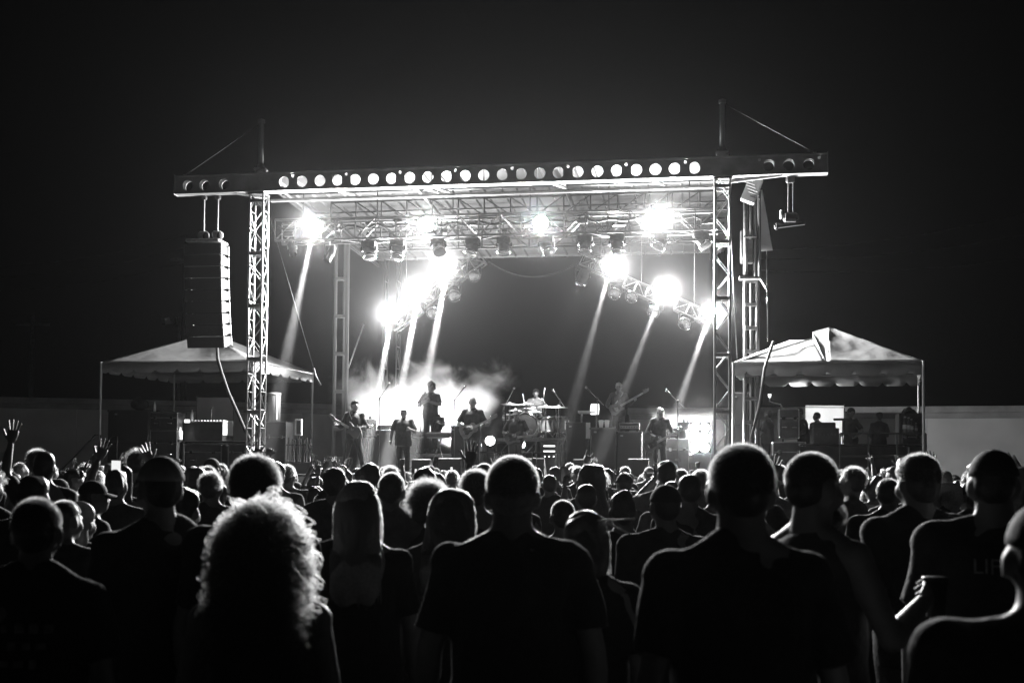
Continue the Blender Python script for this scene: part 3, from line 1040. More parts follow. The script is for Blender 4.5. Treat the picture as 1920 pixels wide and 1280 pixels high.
def valance(A, B, h, n, seed=0.0, out=Vector((0, 0, 0))):
    """Strip of cloth hanging from A-B with a scalloped lower hem."""
    m = MB()
    rows = []
    N = n * 10
    L = (B - A)
    nrm = Vector((L.y, -L.x, 0)).normalized()
    bot, mid, top = [], [], []
    for i in range(N + 1):
        f = i / N
        p = A.lerp(B, f)
        ph = (i % 10) / 10
        notch = 0.28 * h * math.exp(-((ph - 0.5) / 0.09) ** 2) if i not in (0, N) else 0
        rip = 0.025 * math.sin(f * 23 + seed) + 0.02 * noise.noise(Vector((f * 14 + seed, 0, 0)))
        top.append(p)
        mid.append(p - Vector((0, 0, h * 0.5)) + nrm * rip * 0.6)
        bot.append(p - Vector((0, 0, h - notch)) + nrm * rip)
    m.rings([bot, mid, top], False, False)
    return m

def solid(o, th=0.004):
    s = o.modifiers.new('thick', 'SOLIDIFY')
    s.thickness = th
    return o

def tent(label, FL, FR, BR, BL, apex, hv, leg_h, front=None, seed=0.0, legs=((0, 0, 0, 0)), extra=None):
    c = (FL + FR + BR + BL) / 4
    base = Vector((c.x, c.y, DECK))
    t = thing('canopy_tent', label, 'tent', base, 0, STAGE)
    q = [p - base for p in (FL, FR, BR, BL)]
    ap = apex - base
    names = ('front', 'stage', 'rear', 'outer')
    for i in range(4):
        A, B = q[i], q[(i + 1) % 4]
        if front and front[i]:
            for k, (pa, pb, pc, pd) in enumerate(front[i]):
                solid(grid_patch(pa - base, pb - base, pc - base, pd - base, 22, 18, 0.06, 0.045, seed + k * 3).build('roof_slope', 'tent_vinyl', t, True))
        else:
            e = 0.02
            solid(grid_patch(A, B, ap.lerp(B, e), ap.lerp(A, e), 22, 18, 0.13, 0.045, seed + i).build('roof_slope', 'tent_vinyl', t, True))
        solid(valance(A, B, hv, max(3, round((B - A).length / 0.62)), seed + i * 2).build('valance', 'tent_vinyl', t, True))
        bar(t, A - Vector((0, 0, 0.03)), B - Vector((0, 0, 0.03)), 0.022, 'aluminium', 'eave_rail')
        bar(t, A - Vector((0, 0, 0.02)), ap - Vector((0, 0, 0.16)), 0.02, 'aluminium', 'rafter')
        bar(t, Vector((A.x, A.y, 0)), A, 0.032, 'white_steel', 'leg')
        MB().cbox((A.x, A.y, 0.01), (0.2, 0.2, 0.02), 0.004).build('foot_plate', 'galvanised', t)
    bar(t, ap - Vector((0, 0, 0.6)), ap - Vector((0, 0, 0.05)), 0.025, 'aluminium', 'crown_post')
    return t

def lvl(p, z):
    return Vector((p.x, p.y, z))
ez = (st(190, 679, 2.0).z + st(478, 675, 2.0).z) / 2
FLp, FRp = lvl(st(190, 680, 2.0), ez), lvl(st(478, 676, 2.0), ez)
BRp, BLp = lvl(st(586, 695, 5.6), ez), lvl(st(327, 705, 5.6), ez)
tent('pale vinyl canopy tent behind the hanging speaker column', FLp, FRp, BRp, BLp, st(395, 624, 3.8), 0.30, 3, None, 1.3)

ez = (st(1375, 675, 1.4).z + st(1730, 680, 1.4).z) / 2
FLp, FRp = lvl(st(1375, 675, 1.4), ez), lvl(st(1731, 680, 1.4), ez)
BRp, BLp = lvl(st(1722, 700, 5.0), ez), lvl(st(1413, 700, 5.0), ez)
yc = 3.1
A_ = st(1555, 613, yc)
P1, P2, P3 = st(1523, 622, yc), st(1523, 637, yc - .1), st(1480, 637, yc - .1)
M_ = FLp.lerp(FRp, (1550 - 1375) / 356)
Mb_ = BLp.lerp(BRp, (1550 - 1413) / 309)
front = [[(FLp, M_, P2, P3), (M_, M_.lerp(FRp, .02), A_, P1), (M_.lerp(FRp, .02), FRp, A_.lerp(FRp, .02), A_), (FLp.lerp(M_, .985), M_, P1, P2)],
         [(FRp, BRp, A_.lerp(BRp, .02), A_.lerp(FRp, .02))],
         [(BRp, Mb_, P1, A_), (Mb_, BLp, P3, P2)],
         [(BLp, FLp, P3.lerp(FLp, .02), P3.lerp(BLp, .02))]]
tent('peaked vinyl canopy tent sheltering the crew beside the stage', FLp, FRp, BRp, BLp, A_, 0.33, 3, front, 5.1)


# ================================================================== BOXES AND CASES
def px_box(u0, u1, v0, v1, y, floor=None):
    """Centre x, width, z0, z1 in the stage frame of a box front seen in the photo."""
    a, b = st(u0, (v0 + v1) / 2, y), st(u1, (v0 + v1) / 2, y)
    zt = st((u0 + u1) / 2, v0, y).z
    zb = st((u0 + u1) / 2, v1, y).z if floor is None else floor
    return (a.x + b.x) / 2, b.x - a.x, zb, zt

def road_case(rect, y, d, label, floor=DECK, handles=2, casters=True, name='road_case', matn='case_laminate', group=None, rz=0.0):
    x, w, z0, z1 = px_box(*rect, y, floor)
    t = thing(name, label, 'case', (x, y, z0), rz, STAGE, group)
    H = z1 - z0
    cz = 0.10 if casters else 0.0
    MB().cbox((0, d / 2, cz + (H - cz) / 2), (w - .02, d - .02, H - cz - .01), 0.008).build('body', matn, t)
    for sx in (-1, 1):
        for yy in (0, d):
            MB().cbox((sx * w / 2, yy, cz + (H - cz) / 2), (0.03, 0.03, H - cz), 0.004).build('corner_trim', 'aluminium', t)
    for zz in (cz + .01, cz + (H - cz) * 0.68, H - .01):
        MB().cbox((0, 0, zz), (w, 0.024, 0.028), 0.004).build('edge_trim', 'aluminium', t)
    for k in range(handles):
        hx = (k - (handles - 1) / 2) * w / max(1, handles)
        q = MB()
        q.cbox((hx, -0.004, cz + (H - cz) * 0.38), (min(0.2, w * .35), 0.02, 0.12), 0.004)
        hd = q.build('handle_dish', 'dark_steel', t)
        MB().tube([(hx - .06, -0.02, cz + (H - cz) * 0.38), (hx - .05, -0.04, cz + (H - cz) * 0.38), (hx + .05, -0.04, cz + (H - cz) * 0.38), (hx + .06, -0.02, cz + (H - cz) * 0.38)], 0.009, 6).build('handle', 'chrome', hd)
    for sx in (-1, 1):
        MB().cbox((sx * w * 0.3, -0.012, cz + (H - cz) * 0.68), (0.09, 0.02, 0.09), 0.006).build('latch', 'chrome', t)
        if casters:
            for yy in (0.1, d - .1):
                MB().lathe((sx * (w / 2 - .1), yy, 0.05), [(0.05, -0.018), (0.05, 0.018)], 12, Matrix.Rotation(R(90), 3, 'Y')).build('caster', 'rubber', t)
    for sx in (-1, 1):
        for zz in (cz + .02, H - .02):
            MB().ball((sx * w / 2, 0, zz), 0.028, 8, 5).build('ball_corner', 'chrome', t, True)
    return t

def amp_cab(rect, y, d, label, floor=DECK, cones=0, split=False, group=None, badge=True):
    x, w, z0, z1 = px_box(*rect, y, floor)
    t = thing('speaker_cabinet', label, 'speaker cabinet', (x, y, z0), 0, STAGE, group)
    H = z1 - z0
    MB().cbox((0, d / 2 + .02, H / 2), (w, d, H), 0.02).build('shell', 'tolex', t)
    halves = ((0.03, H / 2 - .02), (H / 2 + .02, H - .03)) if split else ((0.04, H - 0.04),)
    for za, zb in halves:
        MB().cbox((0, 0.012, (za + zb) / 2), (w - .06, 0.02, zb - za), 0.004).build('grille', 'grille', t)
    for sx in (-1, 1):
        for zz in (0.03, H - .03):
            MB().cbox((sx * (w / 2 - .02), 0.02, zz), (0.06, 0.06, 0.06), 0.01).build('corner_guard', 'dark_steel', t)
    for sx in (-1, 1):
        MB().cbox((sx * (w / 2 + .004), d / 2, H * 0.62), (0.012, 0.2, 0.08), 0.003).build('side_handle', 'rubber', t)
    if badge:
        MB().cbox((-w * 0.3, -0.002, H - 0.12), (0.07, 0.01, 0.04), 0.002).build('badge', 'aluminium', t)
    return t

def amp_head(rect, y, d, label, floor=None):
    x, w, z0, z1 = px_box(*rect, y, floor)
    t = thing('amplifier_head', label, 'amplifier', (x, y, z0), 0, STAGE)
    H = z1 - z0
    MB().cbox((0, d / 2, H / 2 + .01), (w, d, H - .02), 0.015).build('shell', 'tolex', t)
    MB().cbox((0, -0.004, H * 0.42), (w - .06, 0.012, H * 0.4), 0.003).build('control_panel', 'aluminium', t)
    MB().cbox((0, -0.004, H * 0.80), (w - .06, 0.012, H * 0.22), 0.003).build('grille', 'grille', t)
    for k in range(7):
        MB().lathe((-w * .38 + w * .76 * k / 6, -0.02, H * 0.42), [(0.016, -0.012), (0.013, 0.012)], 10, Matrix.Rotation(R(90), 3, 'X')).build('knob', 'black_paint', t)
    for sx in (-1, 1):
        MB().cbox((sx * (w / 2 - .06), d / 2, 0.0), (0.05, d * .7, 0.025), 0.004).build('foot', 'rubber', t)
    MB().tube([(-0.1, d / 2, H), (-0.08, d / 2, H + .03), (.08, d / 2, H + .03), (.1, d / 2, H)], 0.01, 6).build('handle', 'rubber', t)
    return t

def bottle(p, h, label, m='white_plastic', r=None, frame=STAGE):
    r = r or h * 0.14
    t = thing('bottle', label, 'bottle', p, 0, frame)
    MB().lathe((0, 0, 0), [(r * .9, 0), (r, h * .04), (r, h * .58), (r * .9, h * .68), (r * .4, h * .84), (r * .38, h * .92)], 14).build('body', m, t, True)
    MB().lathe((0, 0, 0), [(r * .46, h * .91), (r * .46, h), (r * .3, h)], 12).build('cap', 'white_plastic', t, True)
    MB().lathe((0, 0, 0), [(r * 1.015, h * .25), (r * 1.015, h * .5)], 14, None, False).build('label', 'paper', t, True)
    return t

def table(u0, u1, v, y, d, label, z0=DECK, m='black_cloth'):
    a, b = st(u0, v, y), st(u1, v, y)
    x, w, z = (a.x + b.x) / 2, b.x - a.x, (a.z + b.z) / 2
    t = thing('folding_table', label, 'table', (x, y, z0), 0, STAGE)
    H = z - z0
    MB().cbox((0, d / 2, H - .02), (w, d, 0.04), 0.008).build('top', m, t)
    for sx in (-1, 1):
        for yy in (0.06, d - .06):
            bar(t, (sx * (w / 2 - .06), yy, 0), (sx * (w / 2 - .06), yy, H - .03), 0.02, 'galvanised', 'leg')
        bar(t, (sx * (w / 2 - .06), 0.06, H * .4), (sx * (w / 2 - .06), d - .06, H * .4), 0.012, 'galvanised', 'stretcher')
    return t, z

# ---------------- left wing gear
amp_cab((201, 279, 768, 868), 2.6, 0.8, 'big black speaker stack at the outer corner of the tent deck', split=True)
bp = st(262, 768, 2.9)
t = thing('duffel_bag', 'round black bag lying on top of the big speaker stack', 'bag', bp, 0, STAGE)
MB().ball((0, 0, 0.15), (0.26, 0.2, 0.16), 18, 12).build('body', 'black_cloth', t, True)
MB().tube([(-.14, -.1, .22), (-.1, -.14, .34), (.08, -.14, .35), (.14, -.1, .22)], 0.014, 6).build('strap', 'black_cloth', t, True)
road_case((281, 332, 772, 806), 2.7, 0.6, 'upper road case stacked beside the big black speaker', st(300, 806, 2.7).z, 2, False)
road_case((281, 331, 807, 866), 2.7, 0.65, 'lower road case standing beside the big black speaker')
bottle(st(290, 771, 2.85), 0.26, 'water bottle standing on the upper road case', 'white_plastic')
bottle(st(337, 824, 2.8), 0.34, 'white jug standing between the road cases and the mixing desk', 'white_plastic', 0.075)
t, tz = table(340, 476, 826, 2.9, 0.9, 'long black equipment table below the mixing desk')
road_case((344, 415, 832, 868), 3.0, 0.6, 'low road case tucked under the equipment table', DECK, 2)
road_case((428, 464, 832, 868), 3.0, 0.6, 'small road case under the table beside the bright lattice tower', DECK, 1)
# mixing desk
x, w, z0, z1 = px_box(345, 417, 786, 808, 3.1)
t = thing('mixing_desk', 'sloping black mixing desk with a gooseneck lamp under the tent', 'mixing desk', (x, 3.1, tz), 0, STAGE)
H = z1 - tz
m = MB().prism([(-w / 2, 0), (w / 2, 0), (w / 2, H * .8), (-w / 2, H * .8)], 0, 0.7)
m.build('plinth', 'case_laminate', t)
MB().cbox((0, 0.35, H * .88), (w, 0.72, 0.06), 0.01, Matrix.Rotation(R(5), 3, 'X')).build('control_surface', 'dark_steel', t)
for k in range(12):
    MB().cbox((-w / 2 + .06 + (w - .12) * k / 11, 0.2, H * .88 + .045), (0.02, 0.10, 0.03), 0.004).build('fader', 'white_plastic', t)
MB().cbox((w / 2 + .01, 0.35, H * .62), (0.03, 0.7, H * .7), 0.01).build('end_cheek', 'white_plastic', t)
MB().cbox((-w / 2 + .1, -.02, H * .92), (0.16, 0.03, 0.09), 0.01).build('meter_screen', 'lit_paper', t)
gx = st(388, 785, 3.2).x - x
MB().tube([(gx, 0.4, H * .9), (gx, 0.4, H + .25), (gx + .04, 0.36, H + .34), (gx + .1, 0.3, H + .36)], 0.012, 6).build('gooseneck', 'chrome', t, True)
bottle(Vector((st(360, 785, 3.4).x, 3.4, z1)), 0.28, 'clear bottle standing on the mixing desk', 'white_plastic')
# speaker and drum case behind the tower
x, w, z0, z1 = px_box(500, 523, 736, 790, 3.4)
zc = st(515, 790, 3.4).z
road_case((495, 536, 790, 850), 3.2, 0.6, 'tall upright case behind the bright lattice tower', DECK, 0)
t = thing('drum_case', 'tall pale cylindrical case standing on the upright case behind the tower', 'case', (x, 3.5, zc), 0, STAGE)
MB().lathe((0, 0, 0), [(w * .5, 0), (w * .5, z1 - zc - .06), (w * .46, z1 - zc - .01)], 24).build('barrel', 'wall_coping', t, True)
MB().lathe((0, 0, 0), [(w * .53, z1 - zc - .07), (w * .53, z1 - zc), (w * .2, z1 - zc + .005)], 24).build('lid', 'white_steel', t, True)
MB().cbox((w * .36, -w * .36, (z1 - zc) / 2), (0.05, 0.03, z1 - zc - .1), 0.005, Matrix.Rotation(R(45), 3, 'Z')).build('strap', 'white_steel', t)
# crate of upright chrome pipes
x, w, z0, z1 = px_box(537, 584, 820, 852, 2.6, DECK)
t = thing('pipe_rack', 'rack of upright shiny pipes beside the upright case', 'rack', (x, 2.6, DECK), 0, STAGE)
MB().cbox((0, 0.15, 0.16), (w, 0.34, 0.32), 0.01).build('tray', 'case_laminate', t)
for k in range(8):
    xx = -w / 2 + .05 + (w - .1) * k / 7
    bar(t, (xx, 0.02 + 0.06 * (k % 2), 0.03), (xx, 0.02 + .06 * (k % 2), z1 - DECK - .03 * (k % 3)), 0.026, 'chrome', 'pipe', 10)
MB().cbox((0, 0.03, (z1 - DECK) * .8), (w + .02, 0.05, 0.03), 0.006).build('top_rail', 'dark_steel', t)
# little monitor in a pale frame
x, w, z0, z1 = px_box(552, 568, 786, 816, 2.9)
t = thing('video_monitor', 'small screen in a pale frame above the rack of pipes', 'monitor', (x, 2.9, DECK), R(-25), STAGE)
z0 -= DECK; z1 -= DECK
m = MB()
for (cx, cz, sx, sz) in ((0, z0 + .015, w, .03), (0, z1 - .015, w, .03), (-w / 2 + .015, (z0 + z1) / 2, .03, z1 - z0 - .064), (w / 2 - .015, (z0 + z1) / 2, .03, z1 - z0 - .064)):
    m.cbox((cx, 0, cz), (sx, 0.05, sz), 0.004)
m.build('bezel', 'white_plastic', t)
MB().cbox((0, 0.02, (z0 + z1) / 2), (w - .05, 0.03, z1 - z0 - .05), 0.004).build('screen', 'glass', t)
bar(t, (0, 0.03, 0), (0, 0.03, z0 + .02), 0.02, 'dark_steel', 'post')
MB().cbox((0, 0.03, .01), (0.3, 0.25, 0.02), 0.006).build('base', 'dark_steel', t)
# steps with handrail at the outer end
p = st(160, 820, 2.2)
t = thing('stage_steps', 'dark access steps with handrail at outer end of the tent deck', 'steps', (p.x, 1.6, 0), 0, STAGE)
for k in range(6):
    MB().cbox((-0.3 * (5 - k) + .55, 0.5, DECK * (k + 1) / 6 - .03), (0.3, 0.9, 0.05), 0.006).build('tread', 'plywood_black', t)
for yy in (0.05, 0.95):
    pts = [(-1.1, yy, 0.9), (0.6, yy, DECK + 1.0), (0.75, yy, DECK + 1.0), (0.75, yy, DECK)]
    MB().tube(pts, 0.022, 8).build('handrail', 'dark_steel', t, True)
    MB().tube([(-1.1, yy, 0), (-1.1, yy, 0.9)], 0.022, 8).build('rail_post', 'dark_steel', t, True)
    MB().cbox((-.2, yy, DECK / 2 - .05), (2.2, 0.05, 0.12), 0.01, Matrix.Rotation(R(-41), 3, 'Y')).build('stringer', 'dark_steel', t)
# flood lamp high up behind the tent
p = at(318, 602, 56)
t = thing('flood_lamp', 'dim flood lamp on a pole in the dark above the tent', 'lamp', (p.x, p.y, 0))
MB().tube([(0.5, 0, 0), (0.5, 0, p.z + .2)], [.12, .08], 8).build('pole', 'wood', t, True)
MB().cbox((0, 0, p.z), (0.7, 0.4, 0.42), 0.05).build('housing', 'dark_steel', t)
MB().cbox((-0.05, -0.21, p.z - .02), (0.26, 0.02, 0.34), 0.004, Matrix.Rotation(R(-12), 3, 'Y')).build('lens', 'white_plastic', t)
bar(t, (0, 0, p.z + .1), (0.5, 0, p.z + .1), 0.04, 'dark_steel', 'arm')

# ---------------- right wing gear
amp_cab((1373, 1405, 735, 832), 3.6, 0.7, 'tall black speaker stack standing under the near corner of the peaked tent', st(1390, 832, 3.6).z - .4, split=True)
road_case((1462, 1498, 766, 818), 3.0, 0.6, 'upright road case with twin chrome handles under the peaked tent', st(1480, 822, 3.0).z, 2, False)
road_case((1450, 1510, 828, 872), 2.4, 0.8, 'big road case below the upright case with twin handles', DECK, 2)
lp = st(1468, 766, 4.9)
t = thing('work_lamp', 'bent-arm work lamp on a rear tent stay above the upright road case', 'lamp', lp, 0, STAGE)
pts = [st(1467, 764, 4.9) - lp, st(1463, 758, 4.9) - lp, st(1450, 755, 4.9) - lp, st(1443, 752, 4.9) - lp, st(1443, 744, 4.9) - lp]
MB().tube(pts, 0.02, 8).build('arm', 'white_plastic', t, True)
MB().lathe(pts[-1], [(0.05, 0.08), (0.035, 0), (0.02, -.02)], 12).build('head', 'lit_paper', t, True)
spot('lamp_light', t, pts[-1] + Vector((.08, 0, .03)), (1, .75, -.15), 1200, R(100), .8, .05)
MB().cbox((0, 0, -.03), (0.09, 0.09, 0.1), 0.015).build('clamp', 'white_plastic', t)
bar(t, (0, 0, -.05), (0, 0, DECK - lp.z), .02, 'dark_steel', 'stand')
t, tz2 = table(1500, 1700, 832, 2.0, 0.9, 'long black draped table along the front of the crew deck')
MB().cbox((0, -0.02, (tz2 - DECK) / 2 - .02), (st(1700, 832, 2).x - st(1500, 832, 2).x, 0.02, tz2 - DECK - .08), 0.004).build('drape', 'black_cloth', t)
x, w, z0, z1 = px_box(1524, 1574, 802, 832, 2.2, tz2)
t = thing('monitor_desk', 'dark monitor desk with raised lid in front of the white board', 'mixing desk', (x, 2.2, tz2), 0, STAGE)
MB().cbox((0, .3, (z1 - tz2) / 2), (w, 0.6, z1 - tz2), 0.02).build('body', 'case_laminate', t)
MB().cbox((-.03, .1, (z1 - tz2) + .06), (w * .86, 0.05, 0.16), 0.02, Matrix.Rotation(R(-14), 3, 'X')).build('lid', 'case_laminate', t)
for k in range(6):
    MB().lathe((-w * .35 + w * .14 * k, -.01, (z1 - tz2) * .6), [(0.02, -0.012), (0.016, 0.012)], 10, Matrix.Rotation(R(90), 3, 'X')).build('knob', 'dark_steel', t)
# railing
a, b = st(1575, 812, 1.6), st(1736, 812, 1.6)
t = thing('guard_rail', 'thin dark guard rail along the crew deck in front of two crew members', 'railing', (a.x, 1.6, DECK), 0, STAGE)
L = b.x - a.x
for zz in ((a.z - DECK), (a.z - DECK) * .5):
    bar(t, (0, 0, zz), (L, 0, zz), 0.02, 'dark_steel', 'rail')
for k in range(4):
    bar(t, (L * k / 3, 0, 0), (L * k / 3, 0, a.z - DECK), 0.02, 'dark_steel', 'post')
# rack with drapes and bottles
x, w, z0, z1 = px_box(1686, 1734, 774, 808, 3.2)
ct = thing('equipment_rack', 'dark equipment rack heaped with black cloth at the outer end of crew deck', 'rack', (x, 3.2, DECK), 0, STAGE)
H = z1 - DECK
MB().cbox((0, .3, H / 2), (w, .6, H), 0.02).build('frame', 'case_laminate', ct)
for k in range(4):
    MB().cbox((0, -.01, H * (.2 + .22 * k)), (w - .08, 0.03, H * .18), 0.006).build('rack_unit', 'dark_steel', ct)
m = MB()
rows = []
for j in range(10):
    f = j / 9
    rows.append([(-w * .36 + w * .6 * i / 11, .05 + .5 * f, H + .17 * math.sin(math.pi * i / 11) * math.sin(math.pi * min(1, f + .12)) + .05 * noise.noise(Vector((i * .5, j * .6, 2)))) for i in range(12)])
m.rings(rows, False, False)
solid(m.build('cloth_heap', 'black_cloth', ct, True), 0.02)
zb3 = st(1700, 808, 2.7).z
road_case((1692, 1728, 812, 832), 2.6, 0.5, 'shallow case on the crew table under the row of bottles', tz2, 1, False)
for k, (u, hh, lab) in enumerate(((1697, .42, 'tall bottle at the crew-side end of the row on the shallow case'), (1704, .40, 'middle tall bottle in the row on the shallow case'), (1709, .36, 'shorter bottle beside the middle one on the shallow case'), (1718, .26, 'squat bottle at the outer end of the row on the shallow case'))):
    q = st(u, 812, 2.75)
    bottle(q, hh, lab, 'glass')
# stand with steel frame
x, w, z0, z1 = px_box(1704, 1736, 838, 866, 1.9, DECK)
t = thing('frame_chair', 'steel tube chair at the outer end of the crew deck', 'chair', (x, 1.9, DECK), 0, STAGE)
hz_ = z1 - DECK
for sx in (-1, 1):
    bar(t, (sx * w / 2, 0, 0), (sx * w / 2, 0, hz_), 0.02, 'galvanised', 'leg')
    bar(t, (sx * w / 2, .4, 0), (sx * w / 2, .4, hz_ * .55), 0.02, 'galvanised', 'leg')
MB().cbox((0, 0.0, hz_ * .85), (w, .03, hz_ * .28), .01).build('backrest', 'black_cloth', t)
MB().cbox((0, 0.2, hz_ * .55), (w, .42, .04), .015).build('seat', 'black_cloth', t)
# music stand
p = st(1580, 786, 2.6)
t = thing('music_stand', 'slim dark music stand beside the crew member in a cap', 'stand', (p.x, 2.6, DECK), 0, STAGE)
bar(t, (0, 0, .1), (0, 0, p.z - DECK), .014, 'dark_steel', 'post')
for k in range(3):
    bar(t, (0, 0, .25), (.25 * math.cos(k * 2.1), .25 * math.sin(k * 2.1), 0.01), .01, 'dark_steel', 'foot')
MB().cbox((0, -.03, p.z - DECK), (.45, .03, .06), .01, Matrix.Rotation(R(-20), 3, 'X')).build('desk', 'dark_steel', t)

# ================================================================== BACKLINE ON THE MAIN DECK
amp_cab((698, 756, 806, 868), 3.3, 0.5, 'tall speaker cabinet behind the man holding his hands together', DECK)
amp_head((707, 737, 797, 806), 3.35, 0.3, 'amplifier head on the tall cabinet behind the man holding his hands together')
amp_cab((845, 870, 797, 868), 3.1, 0.5, 'narrow tall cabinet beside the guitarist next to the drums', DECK)
amp_cab((1061, 1101, 791, 868), 4.6, 0.6, 'dark cabinet just behind the keyboard stand', DECK)
amp_cab((1106, 1155, 801, 870), 3.1, 0.5, 'big speaker cabinet with two cups on top', DECK)
amp_cab((1156, 1204, 808, 870), 3.2, 0.5, 'big speaker cabinet under the bass amplifier head', DECK)
amp_head((1161, 1199, 792, 807), 3.25, 0.35, 'bass amplifier head on the cabinet below the bass player')
road_case((1248, 1292, 822, 870), 4.2, 0.6, 'large case beside the blazing floor light', DECK, 1)
amp_head((1250, 1272, 803, 821), 4.25, 0.35, 'amplifier head on the large case beside the blazing floor light')
for u, lab in ((1127, 'paper cup on the big cabinet nearer the keyboard stand'), (1138, 'paper cup on the big cabinet nearer the bass player')):
    p = st(u, 801, 3.3)
    t = thing('paper_cup', lab, 'cup', p, 0, STAGE)
    MB().lathe((0, 0, 0), [(.05, 0), (.07, .17), (.062, .17), (.045, .02)], 16, None, False).build('cup', 'white_plastic', t, True)
    MB().lathe((0, 0, 0), [(.074, .165), (.074, .18), (.05, .19)], 16).build('lid', 'white_plastic', t, True)
# open frame stand with a dome light
x, w, z0, z1 = px_box(683, 698, 817, 868, 3.0, DECK)
t = thing('frame_stand', 'open black frame stand carrying a dome-shaped light', 'stand', (x, 3.0, DECK), 0, STAGE)
H = z1 - DECK
for sx in (-1, 1):
    for yy in (0, .35):
        bar(t, (sx * w / 2, yy, 0), (sx * w / 2, yy, H), .022, 'black_paint', 'post')
MB().cbox((0, .17, H), (w + .06, .42, .04), .008).build('top', 'black_paint', t)
p = st(694, 806, 3.15)
moving_head(p, p.z + .3, (0, -.3, 1), 'dome-shaped dark light standing on the open frame stand', .8, 'glass', 'dome lights on the deck')
p = st(1282, 812, 4.3)
moving_head(p, p.z + .3, (0, -.3, 1), 'dome-shaped dark light silhouetted against the blazing floor light', .9, 'glass', 'dome lights on the deck')
p = st(823, 798, 4.8)
moving_head(p, p.z + .25, (0.5, -.3, 1), 'dome-shaped dark light at the feet of the singer on the riser', .8, 'glass', 'dome lights on the deck')

# riser for the standing singer
RZ = 2.20
def riser(x0, x1, y0, y1, z, label):
    t = thing('riser', label, 'riser', ((x0 + x1) / 2, y0, DECK), 0, STAGE)
    W, D, H = x1 - x0, y1 - y0, z - DECK
    for i in range(2):
        MB().cbox((-W / 4 + W / 2 * i, D / 2, H - .05), (W / 2 - .01, D, .1), .01).build('deck_panel', 'plywood_black', t)
    MB().cbox((0, -.012, H - .06), (W, .02, .1), .004).build('edge_trim', 'aluminium', t)
    for i in range(4):
        for yy in (.06, D - .06):
            xx = -W / 2 + .06 + (W - .12) * i / 3
            bar(t, (xx, yy, 0), (xx, yy, H - .1), .028, 'aluminium', 'leg')
    for i in range(3):
        xa, xb = -W / 2 + .06 + (W - .12) * i / 3, -W / 2 + .06 + (W - .12) * (i + 1) / 3
        bar(t, (xa, .06, .05), (xb, .06, H - .12), .014, 'aluminium', 'brace')
    return t
riser(st(760, 830, 4.9).x, st(880, 830, 4.9).x, 4.5, 6.4, RZ, 'black riser under the singer with folded arms')
dx0, dx1 = st(905, 830, 5.0).x, st(1062, 830, 5.0).x
DRZ = st(980, 821, 5.0).z
riser(dx0, dx1, 4.6, 7.0, DRZ, 'wide drum riser with bright metal legs')

# keyboard rigs
def keyboard(u0, u1, v, y, label, zf=DECK, tilt=8):
    a, b = st(u0, v, y), st(u1, v, y)
    x, w, z = (a.x + b.x) / 2, b.x - a.x, a.z
    t = thing('keyboard', label, 'keyboard', (x, y, zf), 0, STAGE)
    H = z - zf
    MB().cbox((0, .15, H), (w, .34, .12), .015, Matrix.Rotation(R(tilt), 3, 'X')).build('body', 'black_paint', t)
    MB().cbox((0, .31, H + .05), (w - .1, .02, .05), .004).build('panel_strip', 'aluminium', t)
    for k in range(14):
        MB().box((-w / 2 + .06 + (w - .12) * k / 13, .30, H + .065), ((w - .12) / 16, .12, .012)).build('key', 'white_plastic', t)
    for sx in (-1, 1):
        bar(t, (sx * w * .4, -.02, 0), (-sx * w * .1, .25, H - .07), .022, 'galvanised', 'stand_leg')
        bar(t, (sx * w * .42, .02, .015), (sx * w * .42, .34, .015), .02, 'galvanised', 'foot_bar')
    MB().cbox((0, .15, H - .085), (w * .9, .3, .03), .006).build('stand_tray', 'galvanised', t)
    return t
keyboard(798, 843, 814, 3.3, 'black keyboard on a bright stand below the singer on the riser')
keyboard(770, 791, 814, 3.6, 'short black keyboard end beside the man holding his hands together')
# white keyboard / percussion pad up on its stand
x, w, z0, z1 = px_box(1085, 1122, 768, 778, 5.2)
zc = st(1100, 772, 5.2).z
t = thing('keyboard', 'white-topped keyboard on spindly legs behind the cabinets beside the drums', 'keyboard', (x, 5.2, DECK), 0, STAGE)
MB().cbox((-.05, .15, zc - DECK), (w * .9, .36, .07), .012).build('body', 'white_plastic', t)
MB().cbox((w * .3, .1, zc - DECK + .08), (w * .42, .3, .2), .02, Matrix.Rotation(R(35), 3, 'X')).build('screen_panel', 'lit_paper', t)
for sx in (-1, 1):
    for yy in (.03, .3):
        bar(t, (sx * w * .4, yy, 0), (sx * w * .38, yy, zc - DECK), .014, 'chrome', 'leg')

# pedal rack boxes below the drum riser
x, w, z0, z1 = px_box(1012, 1048, 826, 846, 3.9, DECK)
t = thing('effects_rack', 'small rack with lit meters at the foot of the drum riser', 'rack', (x, 3.9, DECK), 0, STAGE)
H = z1 - DECK
MB().cbox((0, .2, H / 2), (w, .4, H), .015).build('case', 'case_laminate', t)
for k in range(2):
    MB().cbox((0, -.008, H * (.7 + .15 * k)), (w * .6, .012, .04), .003).build('meter', 'lit_paper', t)
for k in range(3):
    MB().ball((-.12 + .12 * k, -.01, H * .55), .016, 8, 5).build('indicator', 'small_led', t)
t, tz3 = table(965, 1046, 847, 3.6, 0.5, 'low side table in front of the drum riser', DECK, 'plywood_black')
t, tz4 = table(893, 944, 846, 3.6, 0.5, 'low side table beside the guitarist next to the drums', DECK, 'plywood_black')

